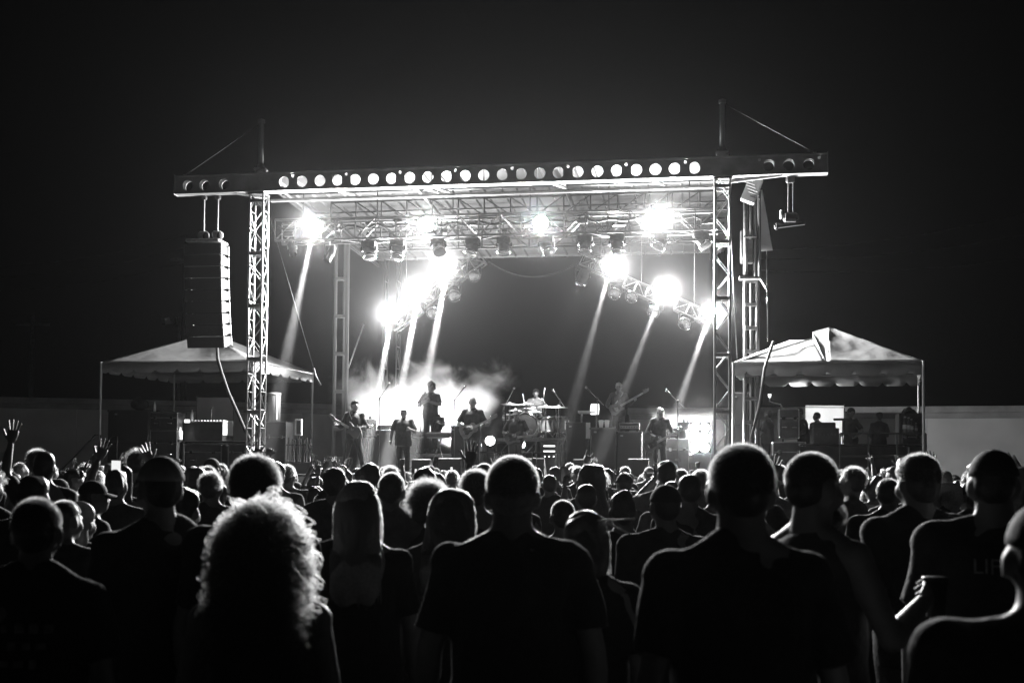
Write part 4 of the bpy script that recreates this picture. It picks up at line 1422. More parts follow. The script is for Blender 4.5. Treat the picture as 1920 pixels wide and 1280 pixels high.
# wedge monitors along the stage front
def wedge(u0, u1, v, y, label):
    a, b = st(u0, v, y), st(u1, v, y)
    x, w, H = (a.x + b.x) / 2, b.x - a.x, max(.3, a.z - DECK)
    t = thing('wedge_monitor', label, 'stage monitor', (x, y, DECK), 0, STAGE, 'wedge monitors along the stage front')
    m = MB()
    vs = [(-w / 2, 0, 0), (w / 2, 0, 0), (w / 2, .5, 0), (-w / 2, .5, 0), (-w / 2, .0, H * .95), (w / 2, .0, H * .95), (w / 2, .14, H), (-w / 2, .14, H), (w / 2, .5, .12), (-w / 2, .5, .12)]
    m.add(vs, [(0, 3, 2, 1), (0, 1, 5, 4), (4, 5, 6, 7), (7, 6, 8, 9), (3, 9, 8, 2), (1, 2, 8, 6, 5), (0, 4, 7, 9, 3)])
    m.build('cabinet', 'tolex', t)
    s = (H - .12) / .36
    rot = Matrix.Rotation(-math.atan(s), 3, 'X')
    MB().cbox((0, .33, (H + .12) / 2 + .02), (w - .08, .4, .02), .004, rot).build('grille', 'grille', t)
    for sx in (-1, 1):
        MB().cbox((sx * (w / 2 + .004), .2, H * .5), (.012, .14, .06), .003).build('handle', 'rubber', t)
wedge(822, 864, 858, 0.8, 'wedge monitor in front of the keyboard on the bright stand')
wedge(772, 806, 860, 0.8, 'wedge monitor in front of the man holding his hands together')
wedge(984, 1020, 858, 0.8, 'wedge monitor in front of the effects rack')
wedge(1075, 1118, 860, 0.8, 'wedge monitor in front of the cabinet with two cups')
wedge(1178, 1216, 859, 0.8, 'wedge monitor beside the long-haired guitarist')

# ---------------- microphone stands
def mic_stand(base_u, y, v_base, elbow, tip, label, zf=DECK, tail=0.25):
    e, tp = st(*elbow, y), st(*tip, y - .1)
    x = e.x
    t = thing('microphone_stand', label, 'microphone stand', (x, y, zf), 0, STAGE)
    o = Vector((x, y, zf))
    e, tp = e - o, tp - o
    bar(t, (0, 0, .02), (0, 0, e.z), .014, 'dark_steel', 'upright')
    MB().lathe((0, 0, 0), [(.14, 0), (.14, .012), (.03, .03)], 20).build('base', 'dark_steel', t, True)
    d = (tp - e).normalized()
    bar(t, e - d * tail, tp - d * .14, .011, 'chrome', 'boom')
    MB().ball(e, .028, 8, 6).build('clutch', 'black_paint', t, True)
    rot = aim_rot(d)
    mic = MB().lathe(tp - d * .16, [(.014, 0), (.022, .13)], 10, rot).build('microphone', 'dark_steel', t, True)
    MB().ball(tp, .036, 12, 8).build('microphone_grille', 'chrome', mic, True)
    return t
mic_stand(712, 2.2, 860, (712, 746), (730, 719), 'boom microphone stand rising beside the guitarist with a long strap')
mic_stand(851, 2.4, 860, (852, 750), (872, 724), 'boom microphone stand beside the guitarist next to the drums')
mic_stand(790, 4.7, 830, (789, 752), (797, 736), 'thin microphone stand just beside the singer on the riser', RZ)
mic_stand(955, 5.6, 820, (948, 758), (964, 727), 'boom microphone over the cymbals on the guitarist side', DRZ)
mic_stand(1050, 5.6, 820, (1050, 750), (1037, 731), 'boom microphone over the cymbals on the keyboard side', DRZ)
mic_stand(1129, 4.0, 860, (1120, 747), (1099, 726), 'boom microphone stand above the white-topped keyboard')
mic_stand(1272, 1.6, 860, (1271, 752), (1250, 732), 'boom microphone stand beside the long-haired guitarist')

# ---------------- drum kit
kx = (dx0 + dx1) / 2
kb = Vector((st(995, 820, 5.6).x, 5.6, DRZ))
kit = thing('drum_kit', 'glinting drum kit with broad cymbals on the wide riser', 'drum kit', kb, 0, STAGE)
def K(u, v, y=5.6):
    return st(u, v, y) - kb
def drum(c, r, h, ax, m='drum_shell', head=True, name='drum'):
    rot = aim_rot(ax)
    s = MB().lathe(c, [(r, -h / 2), (r, h / 2)], 24, rot, False).build(name, m, kit, True)
    for k in (-1, 1):
        MB().lathe(c, [(r + .004, k * (h / 2 - .03)), (r + .02, k * (h / 2 - .03)), (r + .02, k * (h / 2 + .012)), (r - .01, k * (h / 2 + .012))], 24, rot, False).build('hoop', 'chrome', s, True)
    if head:
        for k in (-1, 1):
            MB().disc(Vector(c) + rot @ Vector((0, 0, k * (h / 2))), r - .006, 24, rot).build('drumhead', 'black_cloth' if ax[2] < .5 else 'drum_skin', s)
    for k in range(8):
        a = 2 * math.pi * k / 8
        MB().cbox(Vector(c) + rot @ Vector(((r + .012) * math.cos(a), (r + .012) * math.sin(a), 0)), (.03, .03, h * .6), .006, rot).build('lug', 'chrome', s)
    return s
zb = K(985, 800).z
drum(Vector((K(990, 795).x, -.35, .36)), .35, .42, (0.02, -1, 0.0), name='bass_drum')
drum(Vector((K(1000, 0).x - .02, .05, .78)), .17, .24, (0.05, -.35, 1), name='rack_tom')
drum(Vector((K(985, 0).x, .05, .80)), .16, .22, (-0.05, -.35, 1), name='rack_tom')
drum(Vector((K(1030, 0).x, .1, .42)), .23, .42, (0, -.1, 1), name='floor_tom')
drum(Vector((K(1052, 0).x, .3, .42)), .24, .44, (0, -.1, 1), name='floor_tom')
drum(Vector((K(960, 0).x, .2, .62)), .19, .16, (0, -.1, 1), name='snare_drum')
def cym(u, v, r, y=5.6, tilt=(0.04, -.12)):
    c = K(u, v, y)
    rot = Matrix.Rotation(tilt[0], 3, 'Y') @ Matrix.Rotation(-tilt[1], 3, 'X')
    o = MB().lathe(c, [(r, -.012), (r * .5, .012), (r * .2, .022), (r * .17, .045), (.012, .055), (.012, .05), (r * .17, .04), (r * .2, .016), (r * .5, .006), (r, -.016)], 28, rot, False).build('cymbal', 'cymbal', kit, True)
    bar(kit, (c.x, c.y, .03), c + Vector((0, 0, .09)), .013, 'chrome', 'cymbal_stand')
    MB().lathe(c, [(.02, .06), (.02, .09), (.008, .1)], 8).build('wing_nut', 'chrome', o)
    for k in range(3):
        a = 2.1 * k + .4
        bar(kit, (c.x, c.y, .3), (c.x + .26 * math.cos(a), c.y + .26 * math.sin(a), .01), .01, 'chrome', 'stand_foot')
cym(956, 757, .27, 5.4); cym(985, 757, .25, 5.7, (-.03, -.1)); cym(966, 769, .19, 5.3); cym(1023, 762, .23, 5.5); cym(1047, 763, .28, 5.5, (.03, -.1)); cym(1003, 771, .2, 5.3)
for k in range(6):
    a = K(950 + 20 * k, 0).x
    bar(kit, (a, rng.uniform(-.1, .3), .02), (a + rng.uniform(-.1, .1), rng.uniform(-.1, .2), rng.uniform(.6, .95)), .011, 'chrome', 'stand_post')
bar(kit, (K(948, 0).x, -.05, .95), (K(1055, 0).x, -.05, .93), .018, 'chrome', 'rack_bar')
bar(kit, (K(1000, 0).x, .6, 0), (K(1000, 0).x, .6, .45), .025, 'chrome', 'throne_post')
MB().lathe((K(1000, 0).x, .6, .5), [(.17, -.05), (.19, 0), (.17, .05), (.02, .06)], 20).build('throne_seat', 'black_cloth', kit, True)
# cowbell-like tray of bottles on the low tables
bottle(Vector((st(902, 846, 3.75).x, 3.75, tz4)), .24, 'small bottle on the low table next to the drums')
# towel and papers
t = thing('towel', 'white towel hanging over the side of the cabinet behind the keyboard stand', 'towel', Vector((st(1102, 808, 4.5).x, 4.5, DECK)), 0, STAGE)
zt = st(1102, 792, 4.5).z - DECK
zb = st(1102, 822, 4.5).z - DECK
m = grid_patch(Vector((-.05, -.02, zb)), Vector((.07, -.02, zb)), Vector((.07, -.02, zt)), Vector((-.05, -.02, zt)), 8, 10, 0.0, .02, 3.0, Vector((0, 1, 0)))
solid(m.build('cloth', 'paper', t, True), .012)

# ================================================================== PEOPLE
import numpy as np

POSES = {
    'down': (((.245, .04, 1.14), (.265, -.03, .90), 'relaxed'), ((-.245, .04, 1.14), (-.265, -.03, .90), 'relaxed')),
    'down_wide': (((.285, .04, 1.15), (.315, -.04, .92), 'relaxed'), ((-.285, .04, 1.15), (-.315, -.04, .92), 'relaxed')),
    'pocket': (((.29, .08, 1.14), (.22, -.06, .97), 'fist'), ((-.29, .08, 1.14), (-.22, -.06, .97), 'fist')),
    'front': (((.25, .0, 1.14), (.10, -.22, 1.10), 'fist'), ((-.25, .0, 1.14), (-.10, -.22, 1.12), 'fist')),
    'guitar_a': (((.31, -.05, 1.13), (.40, -.27, 1.17), 'grip'), ((-.31, -.02, 1.14), (-.08, -.235, 1.06), 'grip')),
    'guitar_b': (((.31, -.02, 1.14), (.08, -.235, 1.06), 'grip'), ((-.31, -.05, 1.13), (-.40, -.27, 1.17), 'grip')),
    'bass': (((.30, -.06, 1.17), (.43, -.27, 1.26), 'grip'), ((-.31, -.02, 1.14), (-.12, -.235, 1.02), 'grip')),
    'hands_together': (((.29, -.07, 1.13), (.20, -.29, 1.20), 'fist'), ((-.27, .0, 1.13), (-.28, -.08, .92), 'relaxed')),
    'folded': (((.27, -.10, 1.20), (.02, -.22, 1.27), 'fist'), ((-.27, -.10, 1.18), (-.03, -.235, 1.30), 'fist')),
    'hip': (((.37, .05, 1.15), (.20, -.03, 1.01), 'fist'), ((-.25, .02, 1.14), (-.2, -.22, 1.02), 'relaxed')),
    'desk': (((.27, -.08, 1.14), (.17, -.36, 1.07), 'relaxed'), ((-.27, -.08, 1.14), (-.17, -.36, 1.07), 'relaxed')),
    'raise_open': (((.30, -.08, 1.60), (.27, -.12, 1.84), 'open'), ((-.25, .04, 1.14), (-.2, -.12, .95), 'relaxed')),
    'raise_fist': (((.33, -.12, 1.50), (.30, -.18, 1.76), 'fist'), ((-.25, .04, 1.14), (-.2, -.12, .95), 'relaxed')),
    'raise_both': (((.30, -.10, 1.58), (.22, -.16, 1.82), 'open'), ((-.30, -.10, 1.58), (-.20, -.18, 1.80), 'open')),
    'raise_horns': (((.27, -.12, 1.58), (.20, -.20, 1.80), 'horns'), ((-.25, .04, 1.14), (-.2, -.12, .95), 'relaxed')),
    'clap': (((.27, -.16, 1.38), (.05, -.28, 1.62), 'open'), ((-.27, -.16, 1.38), (-.05, -.28, 1.62), 'open')),
    'phone': (((.26, -.18, 1.40), (.14, -.32, 1.66), 'grip'), ((-.25, .04, 1.14), (-.2, -.12, .95), 'relaxed')),
    'cup': (((.25, .04, 1.14), (.26, -.03, .92), 'relaxed'), ((-.27, -.06, 1.15), (-.20, -.31, 1.26), 'grip')),
    'drum': (((.30, -.10, 1.22), (.26, -.32, 1.38), 'grip'), ((-.30, -.10, 1.20), (-.24, -.36, 1.24), 'grip')),
    'lean': (((.32, -.06, 1.12), (.40, -.28, 1.14), 'grip'), ((-.30, -.02, 1.12), (-.10, -.25, 1.0), 'grip')),
}
SH = (.178, .008, 1.425)


def hand(m, wrist, d, side, pose):
    """Palm, four unequal fingers with knuckle bends and a thumb from the side of the palm."""
    w = Vector(wrist)
    d = Vector(d).normalized()
    # palm faces the body's front/midline
    ref = Vector((-side, -.35, 0))
    nrm = (ref - d * ref.dot(d))
    if nrm.length < .1:
        nrm = Vector((0, -1, 0)) - d * Vector((0, -1, 0)).dot(d)
    nrm.normalize()
    if pose in ('open', 'horns'):
        r2 = Vector((0, -1, 0)) - d * Vector((0, -1, 0)).dot(d)
        if r2.length > .1:
            nrm = r2.normalized()
    across = d.cross(nrm).normalized() * side      # towards the thumb
    if across.dot(Vector((0, -1, .2))) < 0 and pose not in ('open', 'horns'):
        across = -across
    L = .095
    rings = []
    for f, wd, th in ((-.02, .026, .021), (.2, .033, .02), (.6, .042, .018), (.95, .043, .015), (1.02, .036, .010)):
        c = w + d * (L * f)
        rings.append([c + across * wd * math.cos(2 * math.pi * k / 10) + nrm * th * math.sin(2 * math.pi * k / 10) for k in range(10)])
    m.rings(rings)
    bends = {'relaxed': (22, 30, 22), 'open': (4, 6, 4), 'fist': (78, 95, 60), 'grip': (55, 55, 40), 'horns': (4, 6, 4)}[pose]
    spread = {'open': 10, 'horns': 6}.get(pose, 2)
    for k, (off, ln) in enumerate(((.030, .072), (.011, .080), (-.009, .075), (-.028, .058))):
        b3 = bends
        if pose == 'horns' and k in (1, 2):
            b3 = (80, 95, 60)
        p = w + d * (L * .97) + across * off
        ang = 0
        sp = R(spread * (1.5 - k))
        d0 = (d * math.cos(sp) + across * math.sin(sp)).normalized()
        r = .0095 if k < 3 else .008
        for j, fr in enumerate((.45, .32, .23)):
            ang += R(b3[j])
            q = p + (d0 * math.cos(ang) + nrm * math.sin(ang)) * ln * fr * 1.1
            m.capsule(p, q, r * (1 - .1 * j), r * (1 - .1 * (j + 1)), 6)
            p = q
    p = w + d * .025 + across * .030
    td = (d * .75 + across * .65 + nrm * .25).normalized() if pose in ('open', 'relaxed') else (d * .8 + across * .25 + nrm * .6).normalized()
    for j, ln in enumerate((.036, .030, .026)):
        q = p + td * ln
        m.capsule(p, q, .0115 - .0012 * j, .0105 - .0012 * j, 6)
        p = q
        td = (td + nrm * (.15 if pose == 'open' else .45) + d * .25).normalized()
    return m


SHOP = bpy.data.scenes.new('workshop')
def remesh(mb, voxel, smooth_it=2, disp=0.0, dscale=9.0, seed=0.0):
    me = mb.mesh('tmp', None, False, True)
    o = bpy.data.objects.new('tmp', me)
    SHOP.collection.objects.link(o)
    r = o.modifiers.new('r', 'REMESH')
    r.mode = 'VOXEL'
    r.voxel_size = voxel
    r.adaptivity = 0.0
    if smooth_it:
        s = o.modifiers.new('s', 'SMOOTH')
        s.factor = .5
        s.iterations = smooth_it
    SHOP.view_layers[0].update()
    dg = SHOP.view_layers[0].depsgraph
    out = bpy.data.meshes.new_from_object(o.evaluated_get(dg))
    bpy.data.objects.remove(o)
    bpy.data.meshes.remove(me)
    n = len(out.vertices)
    if disp and n:
        co = np.empty(n * 3, np.float32); out.vertices.foreach_get('co', co); co = co.reshape(-1, 3)
        no = np.empty(n * 3, np.float32); out.vertices.foreach_get('normal', no); no = no.reshape(-1, 3)
        q = co * np.array([1, 1, .6]) * dscale
        w = np.zeros(n)
        rr = np.random.RandomState(int(seed * 10) + 3)
        for o_ in range(9):
            k = rr.normal(size=3); k /= np.linalg.norm(k)
            fr = (1.6, 2.3, 3.4)[o_ % 3]
            k2 = rr.normal(size=3)
            w += np.sin(q @ k * fr + rr.uniform(0, 6.28) + 1.1 * np.sin(q @ k2 * .7 + o_)) / fr
        co = co + no * (disp * w * .75)[:, None]
        out.vertices.foreach_set('co', co.astype(np.float32).reshape(-1))
    out.polygons.foreach_set('use_smooth', [True] * len(out.polygons))
    return out


def append(me, mb):
    """Adds the collector's shapes to a finished mesh."""
    vs = [tuple(v.co) for v in me.vertices]
    fs = [tuple(p.vertices) for p in me.polygons]
    o = len(vs)
    vs += mb.v
    fs += [tuple(i + o for i in f) for f in mb.f]
    out = bpy.data.meshes.new(me.name)
    out.from_pydata(vs, [], fs)
    out.polygons.foreach_set('use_smooth', [True] * len(fs))
    bpy.data.meshes.remove(me)
    return out


HEAD_PIVOT = Vector((0, .015, 1.53))
def head_rot(turn, nod, tilt=0.0):
    return Matrix.Rotation(turn, 3, 'Z') @ Matrix.Rotation(nod, 3, 'X') @ Matrix.Rotation(tilt, 3, 'Y')


def ring(z, rx, ry, cy=0.0, n=18, cx=0.0, pw=2.3):
    out = []
    for k in range(n):
        a = 2 * math.pi * k / n
        c, s = math.cos(a), math.sin(a)
        out.append(Vector((cx + rx * math.copysign(abs(c) ** (2 / pw), c), cy + ry * math.copysign(abs(s) ** (2 / pw), s), z)))
    return out


TORSO = [(.84, .15, .105, .01), (.90, .172, .118, .012), (.97, .172, .12, .012), (1.06, .152, .108, .005), (1.16, .155, .110, .0), (1.27, .170, .118, .0), (1.35, .176, .116, .006), (1.41, .158, .095, .012), (1.455, .105, .075, .014), (1.485, .066, .062, .014)]
BODY_CACHE = {}


def body_mesh(pose='down', build=1.0, turn=0.0, nod=0.0, voxel=.016, legs='stand', lean=0.0, skin='skin', neck=1.0):
    key = ('body', pose, build, turn, nod, voxel, legs, lean, skin, neck)
    if key in BODY_CACHE:
        return BODY_CACHE[key]
    m = MB()
    bw = build
    m.rings([ring(z, rx * bw, ry * (1 + (bw - 1) * 1.2), cy) for z, rx, ry, cy in TORSO])
    hr = head_rot(turn, nod)
    def hp(p):
        return HEAD_PIVOT + hr @ (Vector(p) - HEAD_PIVOT)
    # neck and head
    m.capsule((0, .022, 1.44), hp((0, .012, 1.57)), .062 * neck, .056 * neck, 14)
    m.ball(hp((0, .014, 1.662)), (.077, .096, .090), 20, 14, hr)
    m.ball(hp((0, -.026, 1.612)), (.062, .072, .092), 18, 12, hr)
    m.ball(hp((0, -.076, 1.540)), (.027, .022, .020), 10, 7, hr)
    m.ball(hp((0, -.085, 1.653)), (.046, .018, .013), 10, 7, hr)
    m.ball(hp((0, -.103, 1.612)), (.013, .020, .026), 10, 7, hr)
    m.ball(hp((0, -.093, 1.568)), (.023, .012, .011), 10, 7, hr)
    for s in (-1, 1):
        m.ball(hp((s * .083, .012, 1.622)), (.012, .023, .036), 10, 7, hr @ Matrix.Rotation(s * .35, 3, 'Z'))
        m.ball(hp((s * .045, -.07, 1.60)), (.022, .02, .03), 10, 7, hr)
        m.capsule((s * .03, .03, 1.505), (s * .135 * bw, .018, 1.437), .040, .046, 10)
        m.capsule((s * .09 * bw, .01, 1.41), (s * SH[0] * bw, SH[1], SH[2] - .012), .066, .060, 12)
    hands = MB()
    for s, (el, wr, hpz) in zip((1, -1), POSES[pose]):
        sh = Vector((s * SH[0] * bw, SH[1], SH[2] - .012))
        el = Vector((el[0] * (1 + (bw - 1) * .9), el[1], el[2]))
        wr = Vector((wr[0] * (1 + (bw - 1) * .9), wr[1], wr[2]))
        k = 1 + (bw - 1) * .7
        m.capsule(sh, sh.lerp(el, .45), .056 * k, .050 * k, 12)
        m.capsule(sh.lerp(el, .40), el, .050 * k, .040 * k, 12)
        m.capsule(el, el.lerp(wr, .35), .041 * k, .043 * k, 12)
        m.capsule(el.lerp(wr, .30), wr, .043 * k, .027 * k, 12)
        hand(hands, wr, wr - el, s, hpz)
    for s in (-1, 1):
        if legs == 'sit':
            hip, kn, an = Vector((s * .09, -.02, .92)), Vector((s * .15, -.42, .95)), Vector((s * .15, -.45, .52))
        elif legs == 'wide':
            hip, kn, an = Vector((s * .09, 0, .90)), Vector((s * .17, -.03, .49)), Vector((s * .24, .02, .08))
        else:
            hip, kn, an = Vector((s * .09, 0, .90)), Vector((s * .105, -.01, .49)), Vector((s * .11, .03, .08))
        m.capsule(hip, kn, .088 * bw, .058, 12)
        m.capsule(kn, kn.lerp(an, .35), .056, .056, 12)
        m.capsule(kn.lerp(an, .3), an, .056, .036, 12)
        m.capsule(an + Vector((0, .02, -.035)), an + Vector((s * .01, -.13, -.045)), .038, .030, 10)
    me = remesh(m, voxel, 2)
    me = append(me, hands)
    me.name = 'body'
    me.materials.append(MATS[skin])
    if lean:
        bend(me, lean)
    BODY_CACHE[key] = me
    return me


def bend(me, lean):
    """Leans everything above the hips forward by an angle that grows with height."""
    for v in me.vertices:
        z = v.co.z
        if z > .92:
            f = min(1.0, (z - .92) / .35)
            rot = Matrix.Rotation(lean * f, 3, 'X')
            c = Vector((0, 0, .95))
            v.co = c + rot @ (v.co - c)


def shirt_mesh(pose='down', build=1.0, sleeve='short', m_name='shirt_black', voxel=.018, seed=0.0, lean=0.0, hem=.84, loose=.021):
    key = ('shirt', pose, build, sleeve, m_name, voxel, seed, lean, hem)
    if key in BODY_CACHE:
        return BODY_CACHE[key]
    m = MB()
    bw = build
    rs = []
    for z, rx, ry, cy in TORSO:
        if z < .86:
            z = hem
        e = loose * (1.5 if z < 1.2 else 1.0)
        if z > 1.43:
            e = .008
        if z > 1.47:
            continue
        rs.append(ring(z, max(rx, .158 if z < 1.25 else rx) * bw + e, ry * (1 + (bw - 1) * 1.3) + e, cy))
    m.rings(rs)
    for s, (el, wr, _) in zip((1, -1), POSES[pose]):
        sh = Vector((s * SH[0] * bw, SH[1], SH[2] - .012))
        el = Vector((el[0] * (1 + (bw - 1) * .9), el[1], el[2]))
        wr = Vector((wr[0] * (1 + (bw - 1) * .9), wr[1], wr[2]))
        k = 1 + (bw - 1) * .7
        if sleeve != 'none':
            m.capsule((s * .09 * bw, .012, 1.405), sh, .088 * k, .078 * k, 12)
            m.capsule((s * .032, .03, 1.492), (s * .14 * bw, .018, 1.440), .050, .056, 10)
        if sleeve == 'short':
            d = (el - sh)
            f = .80
            m.tube([sh - d * .05, sh + d * .3, sh + d * f], [.070 * k, .069 * k, .070 * k], 14)
        elif sleeve == 'long':
            m.capsule(sh, el, .064 * k, .054 * k, 12)
            m.tube([el, el.lerp(wr, .5), el.lerp(wr, .97)], [.055 * k, .050 * k, .038 * k], 12)
            m.ball(el, .054 * k, 10, 7)
        else:
            m.capsule((s * .06, .01, 1.43), (s * .11 * bw, .01, 1.425), .05, .052, 10)
    rs = []
    m.lathe((0, .018, 1.482), [(.084, -.012), (.078, .012), (.064, .014), (.060, -.01)], 18, Matrix.Rotation(R(-10), 3, 'X'), True)
    me = remesh(m, voxel, 1, .012, 11.0, seed)
    me.name = 'shirt'
    me.materials.append(MATS[m_name])
    if lean:
        bend(me, lean)
    BODY_CACHE[key] = me
    return me


def trousers_mesh(legs='stand', build=1.0, m_name='denim', voxel=.022, seed=0.0):
    key = ('trousers', legs, build, m_name, voxel)
    if key in BODY_CACHE:
        return BODY_CACHE[key]
    m = MB()
    m.rings([ring(z, rx * build + .010, ry * build + .010, cy) for z, rx, ry, cy in TORSO[:3]] + [ring(1.02, .165 * build, .12 * build, .01)])
    for s in (-1, 1):
        if legs == 'sit':
            hip, kn, an = Vector((s * .09, -.02, .92)), Vector((s * .15, -.42, .95)), Vector((s * .15, -.45, .56))
        elif legs == 'wide':
            hip, kn, an = Vector((s * .09, 0, .90)), Vector((s * .17, -.03, .49)), Vector((s * .235, .02, .11))
        else:
            hip, kn, an = Vector((s * .09, 0, .90)), Vector((s * .105, -.01, .49)), Vector((s * .11, .03, .11))
        m.capsule(hip, kn, .100 * build, .072, 12)
        m.tube([kn, kn.lerp(an, .5), an], [.071, .066, .062], 12)
        m.ball(kn, .071, 10, 7)
    me = remesh(m, voxel, 1, .007, 9.0, seed)
    me.name = 'trousers'
    me.materials.append(MATS[m_name])
    BODY_CACHE[key] = me
    return me


def shoe_mesh(legs='stand'):
    key = ('shoes', legs)
    if key in BODY_CACHE:
        return BODY_CACHE[key]
    out = []
    for s in (-1, 1):
        x = {'stand': .11, 'wide': .24, 'sit': .15}[legs]
        y = {'stand': .03, 'wide': .02, 'sit': -.45}[legs]
        z = 0 if legs != 'sit' else .44
        m = MB()
        m.rings([ring(zz + z, .046 * a, .135 * b, y - .05, 14, s * x) for zz, a, b in ((.0, .95, .97), (.02, 1.02, 1.02), (.05, 1, .98), (.08, .85, .75), (.10, .7, .55))])
        out.append(m.mesh('shoe', 'shoe', True))
    BODY_CACHE[key] = out
    return out


def hair_core(style, turn, nod, m_name, voxel=.013, seed=0.0, lean=0.0):
    """Solid mass of a hair style; the strands of near heads grow over it."""
    key = ('hair', style, turn, nod, m_name, voxel, seed, lean)
    if key in BODY_CACHE:
        return BODY_CACHE[key]
    m = MB()
    hr = head_rot(turn, nod)
    def hp(p):
        return HEAD_PIVOT + hr @ (Vector(p) - HEAD_PIVOT)
    disp, ds = .006, 30.0
    if style == 'buzz':
        m.ball(hp((0, .018, 1.676)), (.079, .097, .080), 20, 14, hr)
        m.ball(hp((0, .045, 1.640)), (.073, .068, .080), 18, 12, hr)
        disp = .0015
    elif style == 'short':
        m.ball(hp((0, .016, 1.690)), (.084, .104, .078), 20, 14, hr)
        m.ball(hp((0, .050, 1.640)), (.077, .070, .088), 18, 12, hr)
        m.ball(hp((0, -.045, 1.715)), (.06, .05, .04), 14, 9, hr)
    elif style == 'curly':
        m.ball(hp((0, .02, 1.692)), (.108, .118, .096), 20, 14, hr)
        m.ball(hp((0, .055, 1.63)), (.105, .08, .10), 18, 12, hr)
        disp, ds = .016, 26.0
    elif style in ('long', 'longdark', 'wavy'):
        wv = 1.12 if style == 'wavy' else 1.0
        m.ball(hp((0, .018, 1.688)), (.088 * wv, .106, .082), 20, 14, hr)
        rs = []
        for f, rx, ry, cy in ((1.70, .080, .08, .03), (1.62, .092, .068, .045), (1.54, .098, .055, .062), (1.46, .108, .045, .09), (1.38, .112, .035, .125), (1.30, .105, .026, .135), (1.25, .07, .015, .135)):
            w = 1 + (wv - 1) * (2.0 if f < 1.6 else 1)
            q = ring(f, rx * w, ry, cy, 16)
            t = min(1.0, max(0.0, (f - 1.42) / .2))
            rs.append([p.lerp(hp(p), t) for p in q])
        m.rings(rs)
        disp, ds = (.012, 18.0) if style == 'wavy' else (.006, 24.0)
    elif style == 'mane':
        m.ball(hp((0, .02, 1.675)), (.090, .106, .084), 20, 14, hr)
        rs = []
        for f, rx, ry, cy in ((1.72, .07, .08, .02), (1.65, .09, .085, .03), (1.58, .098, .08, .04), (1.50, .102, .075, .06), (1.42, .104, .06, .09), (1.32, .10, .05, .125), (1.22, .09, .04, .14), (1.15, .07, .025, .14)):
            q = ring(f, rx, ry, cy, 18, 0, 2.0)
            t = min(1.0, max(0.0, (f - 1.42) / .2))
            rs.append([p.lerp(hp(p), t) for p in q])
        m.rings(rs)
        disp, ds = .012, 17.0
    elif style == 'bob':
        m.ball(hp((0, .018, 1.688)), (.090, .106, .084), 20, 14, hr)
        m.rings([[hp(p) for p in ring(f, rx, ry, cy, 16)] for f, rx, ry, cy in ((1.70, .085, .085, .03), (1.62, .098, .075, .04), (1.54, .104, .068, .05), (1.50, .10, .06, .052))])
    elif style == 'bun':
        m.ball(hp((0, .016, 1.684)), (.083, .103, .080), 20, 14, hr)
        m.ball(hp((0, .055, 1.635)), (.074, .062, .082), 18, 12, hr)
        m.ball(hp((0, .075, 1.765)), (.045, .045, .042), 14, 10, hr)
    me = remesh(m, voxel, 1, disp, ds, seed)
    me.name = 'hair'
    me.materials.append(MATS[m_name])
    if lean:
        bend(me, lean)
    BODY_CACHE[key] = me
    return me


def cap_parts(turn, nod, m_name, backward=False, lean=0.0):
    key = ('cap', turn, nod, m_name, backward, lean)
    if key in BODY_CACHE:
        return BODY_CACHE[key]
    hr = head_rot(turn + (math.pi if backward else 0), nod * (-1 if backward else 1))
    def hp(p):
        return HEAD_PIVOT + hr @ (Vector(p) - HEAD_PIVOT)
    rs = []
    oy = -.014 if backward else .014
    for f in (0.0, .12, .3, .5, .7, .86, .97):
        a = f * math.pi / 2
        rs.append([hp(Vector((.0865 * math.cos(a) * math.cos(t), oy + .106 * math.cos(a) * math.sin(t), 1.668 + .096 * math.sin(a)))) for t in [2 * math.pi * k / 20 for k in range(20)]])
    crown = MB().rings(rs, True).mesh('cap_crown', m_name, True)
    rows = []
    for j in range(5):
        f = j / 4
        row = []
        for i in range(11):
            a = R(-62 + 124 * i / 10)
            rr = 1 + f * .72 * math.cos(a) ** .7
            row.append(hp(Vector((.086 * math.sin(a) * (1 + .08 * f), oy - .104 * math.cos(a) * rr, 1.672 - .02 * f - .012 * abs(math.sin(a)) * f))))
        rows.append(row)
    mb = MB().rings(rows, False, False)
    mb.rings([[p - Vector((0, 0, .005)) for p in r] for r in rows], False, False)
    brim = mb.mesh('cap_brim', m_name, True)
    if lean:
        bend(crown, lean)
        bend(brim, lean)
    BODY_CACHE[key] = (crown, brim)
    return crown, brim


